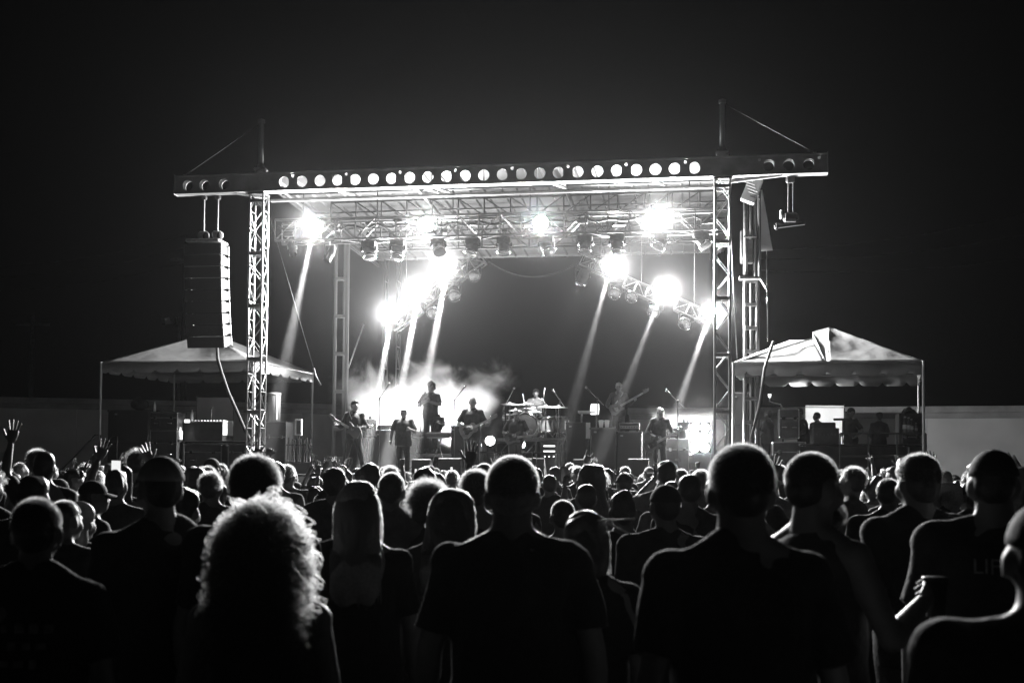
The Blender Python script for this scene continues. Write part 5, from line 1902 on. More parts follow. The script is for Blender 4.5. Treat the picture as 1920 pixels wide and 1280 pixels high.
def strands(parent, n, length, turn, nod, m_name, curl=0.0, gravity=.25, radius=.0009, pts=10, seed=0, spread=1.0, wild=.25, centre=(0, .016, 1.672), rad=(.080, .098, .086), wavelen=.06, low=-.6, front=.42, lean=0.0, drop=True, clumps=0):
    """Hair strands grown from the scalp as real curves."""
    r = np.random.RandomState(seed)
    hr = np.array(head_rot(turn, nod))
    piv = np.array(HEAD_PIVOT)
    c0, ra = np.array(centre), np.array(rad)
    d = r.normal(size=(n * 4, 3))
    d /= np.linalg.norm(d, axis=1)[:, None]
    f = (d[:, 1] + 1) / 2
    zmin = front + (low - front) * f ** .7
    d = d[d[:, 2] > zmin][:n]
    n = len(d)
    root = c0 + d * ra
    nrm = d / ra
    nrm /= np.linalg.norm(nrm, axis=1)[:, None]
    root = piv + (root - piv) @ hr.T
    nrm = nrm @ hr.T
    c = piv + (c0 - piv) @ hr.T
    L = length * r.uniform(.55, 1.0, n)
    seg = (L / (pts - 1))[:, None]
    P = np.zeros((n, pts, 3))
    P[:, 0] = root
    dirn = nrm * spread + r.normal(size=(n, 3)) * wild
    dirn /= np.linalg.norm(dirn, axis=1)[:, None]
    cur = root.copy()
    for k in range(1, pts):
        dirn = dirn + np.array([0, 0, -gravity]) + r.normal(size=(n, 3)) * wild * .25
        dirn /= np.linalg.norm(dirn, axis=1)[:, None]
        cur = cur + dirn * seg
        q = (cur - c) / (ra * 1.02)
        ln = np.linalg.norm(q, axis=1)
        inside = ln < 1
        if inside.any():
            cur[inside] = c + (q[inside] / ln[inside][:, None]) * (ra * 1.02)
        if drop:
            # slide over the back and the shoulders
            low_ = cur[:, 2] < 1.47
            tw = np.clip(1 - (np.abs(cur[:, 0]) / .24) ** 2, 0, 1) ** .5
            lim = .112 * tw + .03
            back = low_ & (cur[:, 1] > -.02)
            cur[:, 1] = np.where(back & (cur[:, 1] < lim), lim, cur[:, 1])
            frontm = low_ & (cur[:, 1] <= -.02)
            cur[:, 1] = np.where(frontm & (cur[:, 1] > -lim - .02), -lim - .02, cur[:, 1])
        P[:, k] = cur
    if clumps:
        lead = r.choice(n, clumps, replace=False)
        own = np.argmax(d @ d[lead].T, axis=1)
        tgt = P[lead][own]
        f = np.linspace(0, 1, pts)[None, :, None] ** .8 * r.uniform(.35, .92, n)[:, None, None]
        P = P * (1 - f) + tgt * f
    if curl:
        ph = r.uniform(0, 6.28, n)[:, None]
        om = 2 * np.pi / (wavelen * r.uniform(.7, 1.4, n))[:, None]
        am = r.uniform(.5, 1.3, n)[:, None]
        if clumps:
            ph = ph[lead][own] + r.uniform(-.6, .6, n)[:, None]
            om = om[lead][own] * r.uniform(.96, 1.04, n)[:, None]
            am = am[lead][own] * r.uniform(.7, 1.3, n)[:, None]
        s = np.arange(pts)[None, :] * seg
        amp = curl * am * np.minimum(1, s / .05)
        P[:, :, 0] += amp * np.cos(om * s + ph)
        P[:, :, 1] += amp * np.sin(om * s + ph)
        P[:, :, 2] += amp * .5 * np.sin(om * s * 1.3 + ph * 2)
    if lean:
        z = P[:, :, 2]
        for i in range(n):
            for k in range(pts):
                if P[i, k, 2] > .92:
                    ff = min(1, (P[i, k, 2] - .92) / .35)
                    v = Matrix.Rotation(lean * ff, 3, 'X') @ (Vector(P[i, k]) - Vector((0, 0, .95))) + Vector((0, 0, .95))
                    P[i, k] = v
    cu = bpy.data.hair_curves.new('hair_strands')
    cu.add_curves([pts] * n)
    cu.points.foreach_set('position', P.reshape(-1).astype(np.float32))
    at_ = cu.attributes.get('radius') or cu.attributes.new('radius', 'FLOAT', 'POINT')
    rr = np.tile(np.linspace(1.0, .35, pts), n) * radius
    at_.data.foreach_set('value', rr.astype(np.float32))
    cu.materials.append(MATS['strand_' + m_name])
    o = bpy.data.objects.new('hair_strands', cu)
    col.objects.link(o)
    o.parent = parent
    return o


def person(loc, height, rz, label, pose='down', build=1.0, turn=0.0, nod=0.0, hair='short', hair_m='hair_dark', shirt='shirt_black', sleeve='short', legs='stand', lean=0.0,
           voxel=.018, skin='skin', cap=None, backward=False, trousers=True, shoes=False, group=None, eyes=False, fuzz=None, frame=None, hem=.84, seed=0.0, neck=1.0, ref_h=1.757, cat='person'):
    b = bpy.data.objects.new('person', body_mesh(pose, build, turn, nod, voxel, legs, lean, skin, neck))
    col.objects.link(b)
    s = height / ref_h
    b.matrix_world = (frame if frame is not None else WORLD) @ Matrix.Translation(loc) @ Matrix.Rotation(rz, 4, 'Z') @ Matrix.Diagonal((s, s, s, 1))
    tag(b, label, cat, group)
    if shirt:
        link('shirt', shirt_mesh(pose, build, sleeve, shirt, voxel * 1.1, seed, lean, hem), b)
    if trousers:
        link('trousers', trousers_mesh(legs, build), b)
    if shoes:
        for me in shoe_mesh(legs):
            link('shoe', me, b)
    h = None
    if hair:
        h = link('hair', hair_core(hair, turn, nod, hair_m, .013 if voxel < .022 else .018, seed, lean), b)
    if cap:
        cr, bm_ = cap_parts(turn, nod, cap, backward, lean)
        c = link('cap', cr, b)
        link('cap_brim', bm_, c)
    if eyes:
        hr = head_rot(turn, nod)
        for sx in (-1, 1):
            p = HEAD_PIVOT + hr @ (Vector((sx * .031, -.087, 1.632)) - HEAD_PIVOT)
            me = MB().ball(p, (.014, .009, .009), 8, 6).mesh('eye', 'eye', True)
            if lean: bend(me, lean)
            link('eye', me, b)
    if fuzz:
        fz = dict(fuzz)
        key = ('fuzz', turn, nod, hair_m, tuple(sorted(fz.items())))
        if key in BODY_CACHE:
            link('hair_strands', BODY_CACHE[key], h or b)
        else:
            BODY_CACHE[key] = strands(h or b, fz.pop('n'), fz.pop('length'), turn, nod, hair_m, lean=lean, **fz).data
    return b

# ================================================================== GUITARS
def guitar(p, yaw, tilt, label, kind='solid', m='guitar_body', s=1.0):
    """Neck along +x, front to -y, then tilted up in the picture plane."""
    t = thing('electric_guitar' if kind != 'bass' else 'bass_guitar', label, 'guitar', p, 0, STAGE)
    t.matrix_world = STAGE @ Matrix.Translation(p) @ Matrix.Rotation(yaw, 4, 'Z') @ Matrix.Rotation(-tilt, 4, 'Y') @ Matrix.Scale(s, 4)
    if kind == 'hollow':
        out = [(-.24, 0), (-.22, .13), (-.12, .19), (-.02, .155), (.06, .11), (.14, .135), (.20, .10), (.215, .03), (.215, -.03), (.20, -.10), (.14, -.13), (.06, -.11), (-.02, -.155), (-.12, -.19), (-.22, -.13)]
        th = .09
    else:
        out = [(-.22, .0), (-.21, .10), (-.13, .155), (-.04, .13), (.04, .105), (.12, .145), (.20, .155), (.19, .11), (.13, .04), (.13, -.04), (.17, -.11), (.14, -.14), (.05, -.115), (-.04, -.135), (-.13, -.16), (-.21, -.11)]
        th = .045
    MB().prism(out, 0, th).build('body', m, t)
    MB().prism([(x * .5 - .02, z * .55) for x, z in out], -.004, .002).build('pickguard', 'black_paint', t)
    nl = .62 if kind == 'bass' else .46
    MB().prism([(.10, -.03), (.10, .03), (.16 + nl, .022), (.16 + nl, -.022)], -.022, .006).build('neck', 'guitar_neck', t)
    hd = .16 + nl
    h = MB().prism([(hd, -.024), (hd, .024), (hd + .05, .045), (hd + .19, .05), (hd + .2, .02), (hd + .16, -.03), (hd + .05, -.035)], -.018, .0).build('headstock', m, t)
    for k in range(4 if kind == 'bass' else 6):
        MB().ball((hd + .04 + .027 * k, -.01, .062), .012, 8, 5).build('tuner', 'chrome', h, True)
    for zz in (-.012, .0, .012):
        bar(t, (-.12, -.028, zz), (hd, -.026, zz * .8), .0015, 'chrome', 'string', 4)
    MB().cbox((-.12, -.012, 0), (.03, .02, .08), .004).build('bridge', 'chrome', t)
    for k in range(2):
        MB().cbox((-.04 + .09 * k, -.01, 0), (.03, .016, .075), .004).build('pickup', 'black_paint', t)
    return t

def on_deck(u, vtop, y, zf=DECK, dz=0.0):
    p = st(u, vtop, y)
    return Vector((p.x, y, zf)), p.z - zf

# ================================================================== THE BAND
HS = dict(eyes=True, shoes=True, voxel=.018)
def guitar_strap(parent, sx, m='black_cloth'):
    pts = [(-sx * .16, -.16, 1.02), (-sx * .10, -.155, 1.15), (sx * .06, -.135, 1.34), (sx * .12, -.06, 1.475), (sx * .10, .06, 1.46), (sx * .0, .145, 1.30), (-sx * .16, .10, 1.08)]
    q = MB()
    rows = [[Vector(p) + Vector((0, 0, .028)), Vector(p) - Vector((0, 0, .028))] for p in pts]
    q.rings(rows, False, False)
    o = q.build('guitar_strap', m, parent, True)
    solid(o, .004)

p, h = on_deck(665, 751, 1.5)
b = person(p, h, R(8), 'guitarist in dark shirt at the tower end of the stage, face turned aside', 'guitar_b', 1.0, R(35), R(-4), 'short', 'hair_dark', 'shirt_black', 'long', 'wide', frame=STAGE, **HS)
guitar_strap(b, -1, 'shirt_light')
guitar(p + Vector((.06, -.27, h * .59)), math.pi - R(12), R(28), 'dark guitar slung on the guitarist at the tower end of the stage', 'solid', 'guitar_body')

p, h = on_deck(757, 766, 1.5)
person(p, max(h, 1.66), R(4), 'stocky man in a loose dark top holding one fist out below the smoke', 'hands_together', 1.16, R(-5), R(4), 'buzz', 'hair_dark', 'shirt_charcoal', 'short', frame=STAGE, hem=.76, **HS)

p, h = on_deck(808, 717, 4.9, RZ)
person(p, h, R(-6), 'singer with folded arms standing high on the riser in the smoke', 'folded', 1.03, R(22), R(2), 'curly', 'hair_dark', 'shirt_charcoal', 'short', frame=STAGE, **HS)

p, h = on_deck(886, 744, 1.7)
b = person(p, h, R(6), 'guitarist in black T-shirt with round-bodied guitar next to the drums', 'guitar_a', 1.02, R(6), R(4), 'buzz', 'hair_grey', 'shirt_black', 'short', frame=STAGE, **HS)
guitar_strap(b, 1)
guitar(p + Vector((-.04, -.25, h * .575)), R(8), R(27), 'pale round-bodied guitar of the guitarist next to the drums', 'hollow', 'wood')

p, h = on_deck(968, 768, 2.4)
b = person(p, h, R(2), 'guitarist in a flat-topped cap right in front of the bass drum', 'guitar_a', 1.08, R(-6), R(8), 'buzz', 'hair_dark', 'shirt_black', 'short', frame=STAGE, cap='cap_pale', **HS)
guitar_strap(b, 1)
guitar(p + Vector((-.03, -.25, h * .57)), R(8), R(8), 'dark guitar of the capped guitarist in front of the bass drum', 'solid', 'guitar_body')

BZ = 2.42
riser(st(1120, 800, 5.2).x, st(1215, 800, 5.2).x, 4.8, 6.2, BZ, 'black riser under the bass player')
p, h = on_deck(1160, 717, 5.3, BZ)
b = person(p, h, R(4), 'bass player with pale hair and dark jacket on the riser', 'bass', 1.0, R(-8), R(2), 'short', 'hair_blonde', 'shirt_black', 'long', frame=STAGE, **HS)
guitar_strap(b, 1, 'shirt_light')
guitar(p + Vector((-.02, -.27, h * .60)), R(6), R(30), 'long-necked bass guitar of the pale-haired player', 'bass', 'guitar_body', 1.05)

p, h = on_deck(1236, 771, 1.1)
b = person(p, 1.70, R(10), 'long-haired guitarist stooping beside the blazing floor light', 'lean', 1.0, R(4), R(10), 'mane', 'hair_blonde', 'shirt_charcoal', 'long', 'stand', R(16), frame=STAGE, **HS)
guitar(p + Vector((-.12, -.50, .78)), R(10), R(28), 'dark guitar held low by the stooping long-haired guitarist', 'solid', 'guitar_body')

# drummer sits behind the kit
zseat = DRZ + .55
pd = Vector((kb.x + K(1004, 0).x, 6.25, zseat - .86))
person(pd, 1.78, 0, 'drummer half hidden behind the cymbals on the wide riser', 'drum', 1.0, 0, R(6), 'short', 'hair_dark', 'shirt_charcoal', 'short', 'sit', frame=STAGE, eyes=True, shoes=True)
for sx, lab in ((1, 'drumstick raised by the drummer over the keyboard-side cymbals'), (-1, 'drumstick held by the drummer over the guitarist-side cymbals')):
    a = pd + Vector((sx * .27, -.36, 1.44 if sx > 0 else 1.27))
    o = MB().tube([(0, 0, 0), (sx * .05, -.12, .34)], [.011, .007], 8).build('drumstick', 'white_plastic', None, True, STAGE, a)
    tag(o, lab, 'drumstick')

# ================================================================== THE CREW UNDER THE PEAKED TENT
crew = [(1440, 769, 4.2, R(-120), 'desk', 'crew member in profile at the tower end of the crew deck', dict(hair='short', shirt='shirt_charcoal')),
        (1507, 764, 3.4, R(-75), 'desk', 'crew member in a cap leaning over the upright road case', dict(hair='buzz', shirt='shirt_black', cap='cap_dark', lean=R(10), sleeve='long')),
        (1531, 772, 4.4, R(-60), 'front', 'crew member with cropped hair in front of the white board', dict(hair='buzz', shirt='shirt_charcoal')),
        (1595, 764, 4.2, R(-60), 'hip', 'crew member in a cap with one hand on the hip', dict(hair='buzz', shirt='shirt_black', cap='cap_dark')),
        (1648, 773, 3.8, R(200), 'front', 'crew member turned away behind the guard rail', dict(hair='short', shirt='shirt_charcoal'))]
for u, v, y, rz, pose, lab, kw in crew:
    p, h = on_deck(u, v, y)
    person(p, min(1.86, h), rz, lab, pose, 1.05, 0, 0, kw.pop('hair'), 'hair_dark', kw.pop('shirt'), kw.pop('sleeve', 'short'), frame=STAGE, shoes=True, eyes=True, voxel=.02, **kw)
    if h > 1.86:
        print('crew tall', u, h)

# ================================================================== SPECTATORS CLOSE TO THE CAMERA
NEAR = []
def near(u, vtop, wpx, label, rz=0.0, head_w=.180, **kw):
    """A spectator whose bare head is wpx wide in the photo; faces the stage unless turned."""
    d = head_w * FPX / wpx
    p = at(u, vtop, d)
    hgt = p.z + kw.pop('dz', 0.0)
    if not 1.45 < hgt < 1.98:
        print('near height', label, round(hgt, 2), round(d, 2))
    NEAR.append((p.x, p.y))
    face = math.pi - math.atan2(p.x - (-.6), 27.0 - p.y) * -1.0
    b = person(Vector((p.x, p.y, 0)), hgt, math.pi + math.atan2(p.x + .6, 27 - p.y) + rz, label, **kw)
    return b, Vector((p.x, p.y, 0)), hgt

F_BUZZ = lambda n=9000, l=.008, s=0: dict(n=n, length=l * .8, gravity=.05, radius=.0004, pts=4, seed=s, wild=.3, drop=False)
F_SHORT = lambda n=7000, l=.03, s=0: dict(n=n, length=l, gravity=.12, radius=.0006, pts=6, seed=s, wild=.4, drop=False, centre=(0, .018, 1.672), rad=(.080, .099, .087))

near(961, 858, 104, 'broad man with close-cropped hair and dark T-shirt dead centre of the crowd', 0, build=1.08, hair='buzz', hair_m='hair_grey', pose='down', voxel=.012, fuzz=F_SHORT(9000, .010, 1), neck=1.15, shirt='shirt_black')
near(1388, 838, 124, 'big man with spiky short hair and prominent ears in front of the blazing floor light', R(-4), build=0.98, hair='buzz', hair_m='hair_dark', pose='down', voxel=.012, fuzz=F_SHORT(7000, .014, 2), neck=1.15, shirt='shirt_black', seed=2.0)
brd, brdp, brdh = near(1528, 849, 98, 'bearded man in profile wearing a loose vest beside the spiky-haired man', R(-62), build=1.00, hair='buzz', hair_m='hair_dark', pose='cup', voxel=.013, fuzz=F_BUZZ(7000, .008, 3), neck=1.2, shirt='shirt_charcoal', sleeve='none', turn=0, seed=3.0)
curly, cp, ch = near(492, 958, 122, 'woman with a big mane of backlit curly hair close to the camera', R(6), head_w=.188, build=.95, hair='mane', hair_m='hair_brown', pose='down', voxel=.014, shirt='shirt_charcoal', sleeve='none', seed=4.0,
     fuzz=dict(n=8000, length=.62, gravity=.50, radius=.0009, pts=30, clumps=190, seed=5, curl=.021, wild=.42, wavelen=.06, spread=.55, low=-.75, front=.3))
near(300, 858, 88, 'man in a pale cap turned towards the tent near the big speaker stack', R(42), build=1.04, hair='buzz', hair_m='hair_dark', pose='down', voxel=.014, cap='cap_pale', shirt='shirt_black', seed=6.0)
near(480, 861, 90, 'thick-haired man rising right behind the curly-haired woman', 0, build=1.02, hair='short', hair_m='hair_dark', pose='down', voxel=.015, fuzz=F_SHORT(6000, .03, 7), shirt='shirt_black', seed=7.0)
near(672, 905, 84, 'woman with long straight blonde hair beside the curly-haired woman', R(5), build=.95, hair='long', hair_m='hair_blonde', pose='down', voxel=.015, shirt='shirt_black', seed=8.0,
     fuzz=dict(n=6000, length=.42, gravity=1.6, clumps=150, radius=.0007, pts=16, seed=8, curl=.003, wild=.12, wavelen=.15, spread=.7, low=-.7, front=.3))
near(735, 886, 56, 'man with close-cropped hair and grey T-shirt just behind the blonde woman', 0, build=0.98, hair='buzz', hair_m='hair_brown', pose='down', voxel=.017, fuzz=F_BUZZ(4500, .01, 9), shirt='shirt_grey', seed=9.0)
near(628, 879, 46, 'dark-haired man framed between the thick-haired man and the blonde woman', 0, build=0.98, hair='short', hair_m='hair_dark', pose='down', voxel=.018, shirt='shirt_charcoal', seed=10.0)
near(803, 917, 56, 'curly-cropped man standing beside the wavy-haired woman', 0, build=0.93, hair='curly', hair_m='hair_dark', pose='down', voxel=.018, shirt='shirt_black', seed=11.0,
     fuzz=dict(n=4000, length=.10, gravity=.05, radius=.0008, pts=10, seed=11, curl=.010, wild=.4, wavelen=.04, drop=False))
near(848, 917, 76, 'woman with long wavy hair tucked beside the broad central man', R(-8), build=.95, hair='wavy', hair_m='hair_brown', pose='down', voxel=.015, shirt='shirt_black', seed=12.0,
     fuzz=dict(n=5500, length=.42, gravity=1.1, clumps=120, radius=.0008, pts=18, seed=12, curl=.009, wild=.22, wavelen=.10, spread=.9, low=-.7, front=.3))
near(892, 886, 56, 'tall dark-haired man half hidden by the head of the broad central man', 0, build=0.98, hair='short', hair_m='hair_dark', pose='down', voxel=.018, shirt='shirt_black', fuzz=F_SHORT(3500, .04, 13), seed=13.0)
near(797, 879, 46, 'round-headed man right below the singer on the riser', 0, build=0.98, hair='short', hair_m='hair_dark', voxel=.02, shirt='shirt_black', seed=14.0)
near(1055, 937, 56, 'short man with smooth rim-lit head beside the broad central man', 0, build=0.93, hair='buzz', hair_m='hair_dark', voxel=.018, shirt='shirt_black', fuzz=F_BUZZ(4000, .008, 15), seed=15.0)
near(1099, 906, 47, 'smooth-haired spectator just behind the woman with hair sticks', 0, build=0.93, hair='buzz', hair_m='hair_dark', voxel=.02, shirt='shirt_charcoal', seed=16.0)
hs_, hsp, hsh = near(1100, 964, 92, 'short woman with two pale hair sticks in her pinned hair', R(-14), build=.92, hair='bob', hair_m='hair_brown', voxel=.015, shirt='shirt_black', turn=R(-10), nod=R(6), seed=17.0,
     fuzz=dict(n=5000, length=.16, gravity=1.5, radius=.0008, pts=12, seed=17, curl=.003, wild=.2, wavelen=.12, spread=.7, low=-.7, front=.3, drop=False))
near(1168, 923, 60, 'spectator with a smooth round beanie-like haircut behind the hair sticks', 0, build=0.93, hair='short', hair_m='hair_brown', voxel=.018, shirt='shirt_black', seed=18.0)
near(1247, 910, 66, 'man in a dark snap-back cap in front of the long-haired guitarist', R(6), build=1.04, hair='buzz', hair_m='hair_dark', voxel=.016, cap='cap_dark', shirt='shirt_black', pose='down', seed=19.0)
near(1292, 888, 52, 'square-shouldered man just behind the snap-back cap', 0, build=1.00, hair='buzz', hair_m='hair_dark', voxel=.018, shirt='shirt_black', seed=20.0)
near(1718, 854, 76, 'man with spiky short hair standing below the shallow case of bottles', R(8), build=1.04, hair='short', hair_m='hair_brown', voxel=.016, shirt='shirt_black', fuzz=F_SHORT(5000, .018, 21), pose='down', seed=21.0, neck=1.1)
m_, mp, mh_ = near(1862, 846, 92, 'man in a dark cap with sunglasses on it and lettered T-shirt', R(-24), build=1.10, hair='buzz', hair_m='hair_dark', voxel=.014, cap='cap_dark', shirt='shirt_black', pose='down', seed=22.0, neck=1.15)
near(1666, 900, 36, 'small dark-haired spectator below the guard rail', 0, hair='short', voxel=.022, shirt='shirt_charcoal', seed=23.0)
near(1637, 898, 34, 'tousled spectator in pale top below the guard rail', 0, hair='curly', hair_m='hair_brown', voxel=.022, shirt='shirt_light', seed=24.0)
near(1776, 911, 44, 'spectator with pale fuzzy hair between the spiky-haired man and the sunglasses cap', 0, hair='curly', hair_m='hair_grey', voxel=.02, shirt='shirt_black', seed=25.0)
near(1925, 880, 80, 'blonde woman cut by the picture edge behind the nearest capped man', R(-10), build=.95, hair='long', hair_m='hair_blonde', voxel=.016, shirt='shirt_black', seed=26.0,
     fuzz=dict(n=4500, length=.40, gravity=1.6, clumps=120, radius=.0008, pts=14, seed=26, curl=.003, wild=.12, wavelen=.15, spread=.7, low=-.7, front=.3))
near(1962, 944, 165, 'nearest man, in a dark cap with bare ear and broad pale shoulder', R(-18), build=1.12, hair='buzz', hair_m='hair_dark', voxel=.013, cap='cap_dark', shirt='shirt_grey', pose='down', seed=27.0, neck=1.15)
prt, prtp, prth = near(72, 934, 104, 'dark-haired man in a printed shirt at the corner of the crowd', R(6), build=1.00, hair='buzz', hair_m='hair_dark', voxel=.014, shirt='shirt_black', fuzz=F_BUZZ(6000, .01, 28), seed=28.0)
near(66, 894, 62, 'tall shaggy-headed man behind the man in the printed shirt', 0, build=1.02, hair='short', hair_m='hair_dark', voxel=.018, shirt='shirt_black', seed=29.0)
near(125, 938, 66, 'man with rim-lit cropped hair beside the printed shirt', R(-20), build=0.93, hair='buzz', hair_m='hair_brown', voxel=.018, shirt='shirt_charcoal', fuzz=F_BUZZ(4000, .01, 30), seed=30.0)
near(152, 945, 62, 'woman with pale shaggy hair beside the pale cap', R(-15), build=.94, hair='long', hair_m='hair_blonde', voxel=.018, shirt='shirt_charcoal', seed=31.0)
near(178, 902, 50, 'man in a dark cap facing the tent near the pale cap', R(-45), build=0.93, hair='buzz', hair_m='hair_dark', voxel=.02, cap='cap_dark', shirt='shirt_black', seed=32.0)
near(366, 877, 40, 'man with tall hair right beside the pale cap', R(-15), build=0.93, hair='short', hair_m='hair_brown', voxel=.02, shirt='shirt_charcoal', seed=33.0)
near(408, 905, 40, 'wavy-haired woman low between the pale cap and the thick-haired man', R(-10), build=.95, hair='wavy', hair_m='hair_brown', voxel=.02, shirt='shirt_charcoal', seed=34.0)
near(345, 915, 70, 'man in dark shirt half hidden by the pale cap', R(-10), build=1.02, hair='short', hair_m='hair_dark', voxel=.018, shirt='shirt_black', seed=35.0)
near(1830, 868, 34, 'spectator far back between the sunglasses cap and the raised hand', 0, hair='short', hair_m='hair_dark', voxel=.022, shirt='shirt_charcoal', seed=36.0)
near(1440, 876, 42, 'spectator peeping between the spiky-haired man and the bearded man', 0, hair='short', hair_m='hair_brown', voxel=.022, shirt='shirt_grey', seed=37.0)
near(592, 912, 38, 'short-haired spectator low between thick-haired man and blonde woman', 0, hair='short', hair_m='hair_dark', voxel=.022, shirt='shirt_black', seed=38.0)
rh, rhp, rhh = near(1818, 905, 44, 'spectator raising one wide-open hand beside the bare end of the wall', R(10), pose='raise_open', hair='short', voxel=.018, shirt='shirt_black', seed=39.0)
ap_, app, aph = near(1124, 912, 40, 'spectator stretching a dark arm and phone up beside the woman with hair sticks', 0, pose='raise_fist', hair='short', voxel=.02, shirt='shirt_black', seed=40.0)

# hair sticks
s = hsh / 1.757
for k, (a, b, lab) in enumerate((((1120, 975), (1190, 972), 'upper pale hair stick in the pinned hair'), ((1135, 978), (1182, 1001), 'lower pale hair stick in the pinned hair'))):
    d = hsp.y - .06
    pa, pb = at(*a, d), at(*b, d)
    o = MB().tube([(0, 0, 0), pb - pa], [.004, .0028], 8).build('hair_stick', 'white_plastic', None, True, WORLD, pa)
    tag(o, lab, 'hair stick')
# sunglasses pushed up on the dark cap
hd = mp + Vector((0, 0, mh_))
t = thing('sunglasses', 'sunglasses pushed up on the dark cap of the man in lettered T-shirt', 'sunglasses')
t.matrix_world = m_.matrix_world @ Matrix.Translation((0, -.112, 1.715))
for sx in (-1, 1):
    MB().lathe((sx * .03, 0, 0), [(.026, -.002), (.026, .003), (.02, .005)], 18, Matrix.Rotation(R(80), 3, 'X')).build('lens', 'glass', t, True)
    MB().tube([(sx * .055, 0, .01), (sx * .06, .10, .0)], .003, 6).build('temple', 'black_paint', t, True)
MB().tube([(-.008, 0, .006), (.008, 0, .006)], .003, 6).build('bridge', 'black_paint', t, True)
# lettering across the shoulders of his T-shirt, and faint prints on others
def shirt_text(owner, txt, size, loc, m='print_ink'):
    cu = bpy.data.curves.new('shirt_lettering', 'FONT')
    cu.body = txt
    cu.size = size
    cu.align_x = 'CENTER'
    cu.extrude = .001
    cu.materials.append(MATS[m])
    tmp = bpy.data.objects.new('tmp', cu)
    col.objects.link(tmp)
    dg = bpy.context.evaluated_depsgraph_get()
    me = bpy.data.meshes.new_from_object(tmp.evaluated_get(dg))
    bpy.data.objects.remove(tmp)
    o = bpy.data.objects.new('shirt_lettering', me)
    col.objects.link(o)
    o.parent = owner
    o.location = loc
    o.rotation_euler = (R(90), 0, math.pi)
    return o
shirt_text(m_, 'LIFE', .075, (0.02, .165, 1.33))

# small plain phone held up
def phone(p, rz, label, lit=True):
    t = thing('phone', label, 'phone', p, rz)
    MB().cbox((0, 0, 0), (.075, .009, .15), .004).build('case', 'black_paint', t)
    MB().box((0, .0056, 0), (.068, .0012, .138)).build('screen', 'phone_screen' if lit else 'glass', t)
    return t

phone(ap_.matrix_world @ Vector((.30, -.235, 1.86)), ap_.rotation_euler.z, 'dark phone lifted beside the woman with hair sticks', False)
# beard and cup of the man in profile
bd_ = MB()
bd_.ball((0, -.078, 1.535), (.036, .032, .036), 14, 10)
bd_.ball((0, -.055, 1.545), (.055, .04, .03), 14, 10)
link('beard', remesh(bd_, .008, 1, .004, 40.0), brd).data.materials.append(MATS['hair_dark'])
strands(brd.children[-1] if False else brd, 2500, .022, 0, 0, 'hair_dark', gravity=.25, radius=.0005, pts=6, seed=77, wild=.4, centre=(0, -.062, 1.545), rad=(.055, .046, .040), low=-1.0, front=.1, drop=False).name = 'beard_strands'
cw_ = brd.matrix_world @ Vector((-.19, -.38, 1.27))
t = thing('drink_cup', 'dark drink cup held out by the bearded man in profile', 'cup', cw_)
MB().lathe((0, 0, -.07), [(.030, 0), (.042, .13), (.038, .13), (.027, .01)], 20, None, False).build('cup', 'black_paint', t, True)
MB().lathe((0, 0, -.07), [(.045, .125), (.045, .135), (.035, .138)], 20).build('lid', 'black_paint', t, True)
# faded print across the back of the corner man's shirt
pr_ = random.Random(5)
for j in range(3):
    for i in range(5 - j):
        ww = pr_.uniform(.02, .035)
        MB().cbox(((i - 2 + j * .5) * .05, .158 + .004 * abs(i - 2), 1.32 - j * .06), (ww, .006, pr_.uniform(.02, .034)), .003).build('shirt_print', 'print_ink', prt)

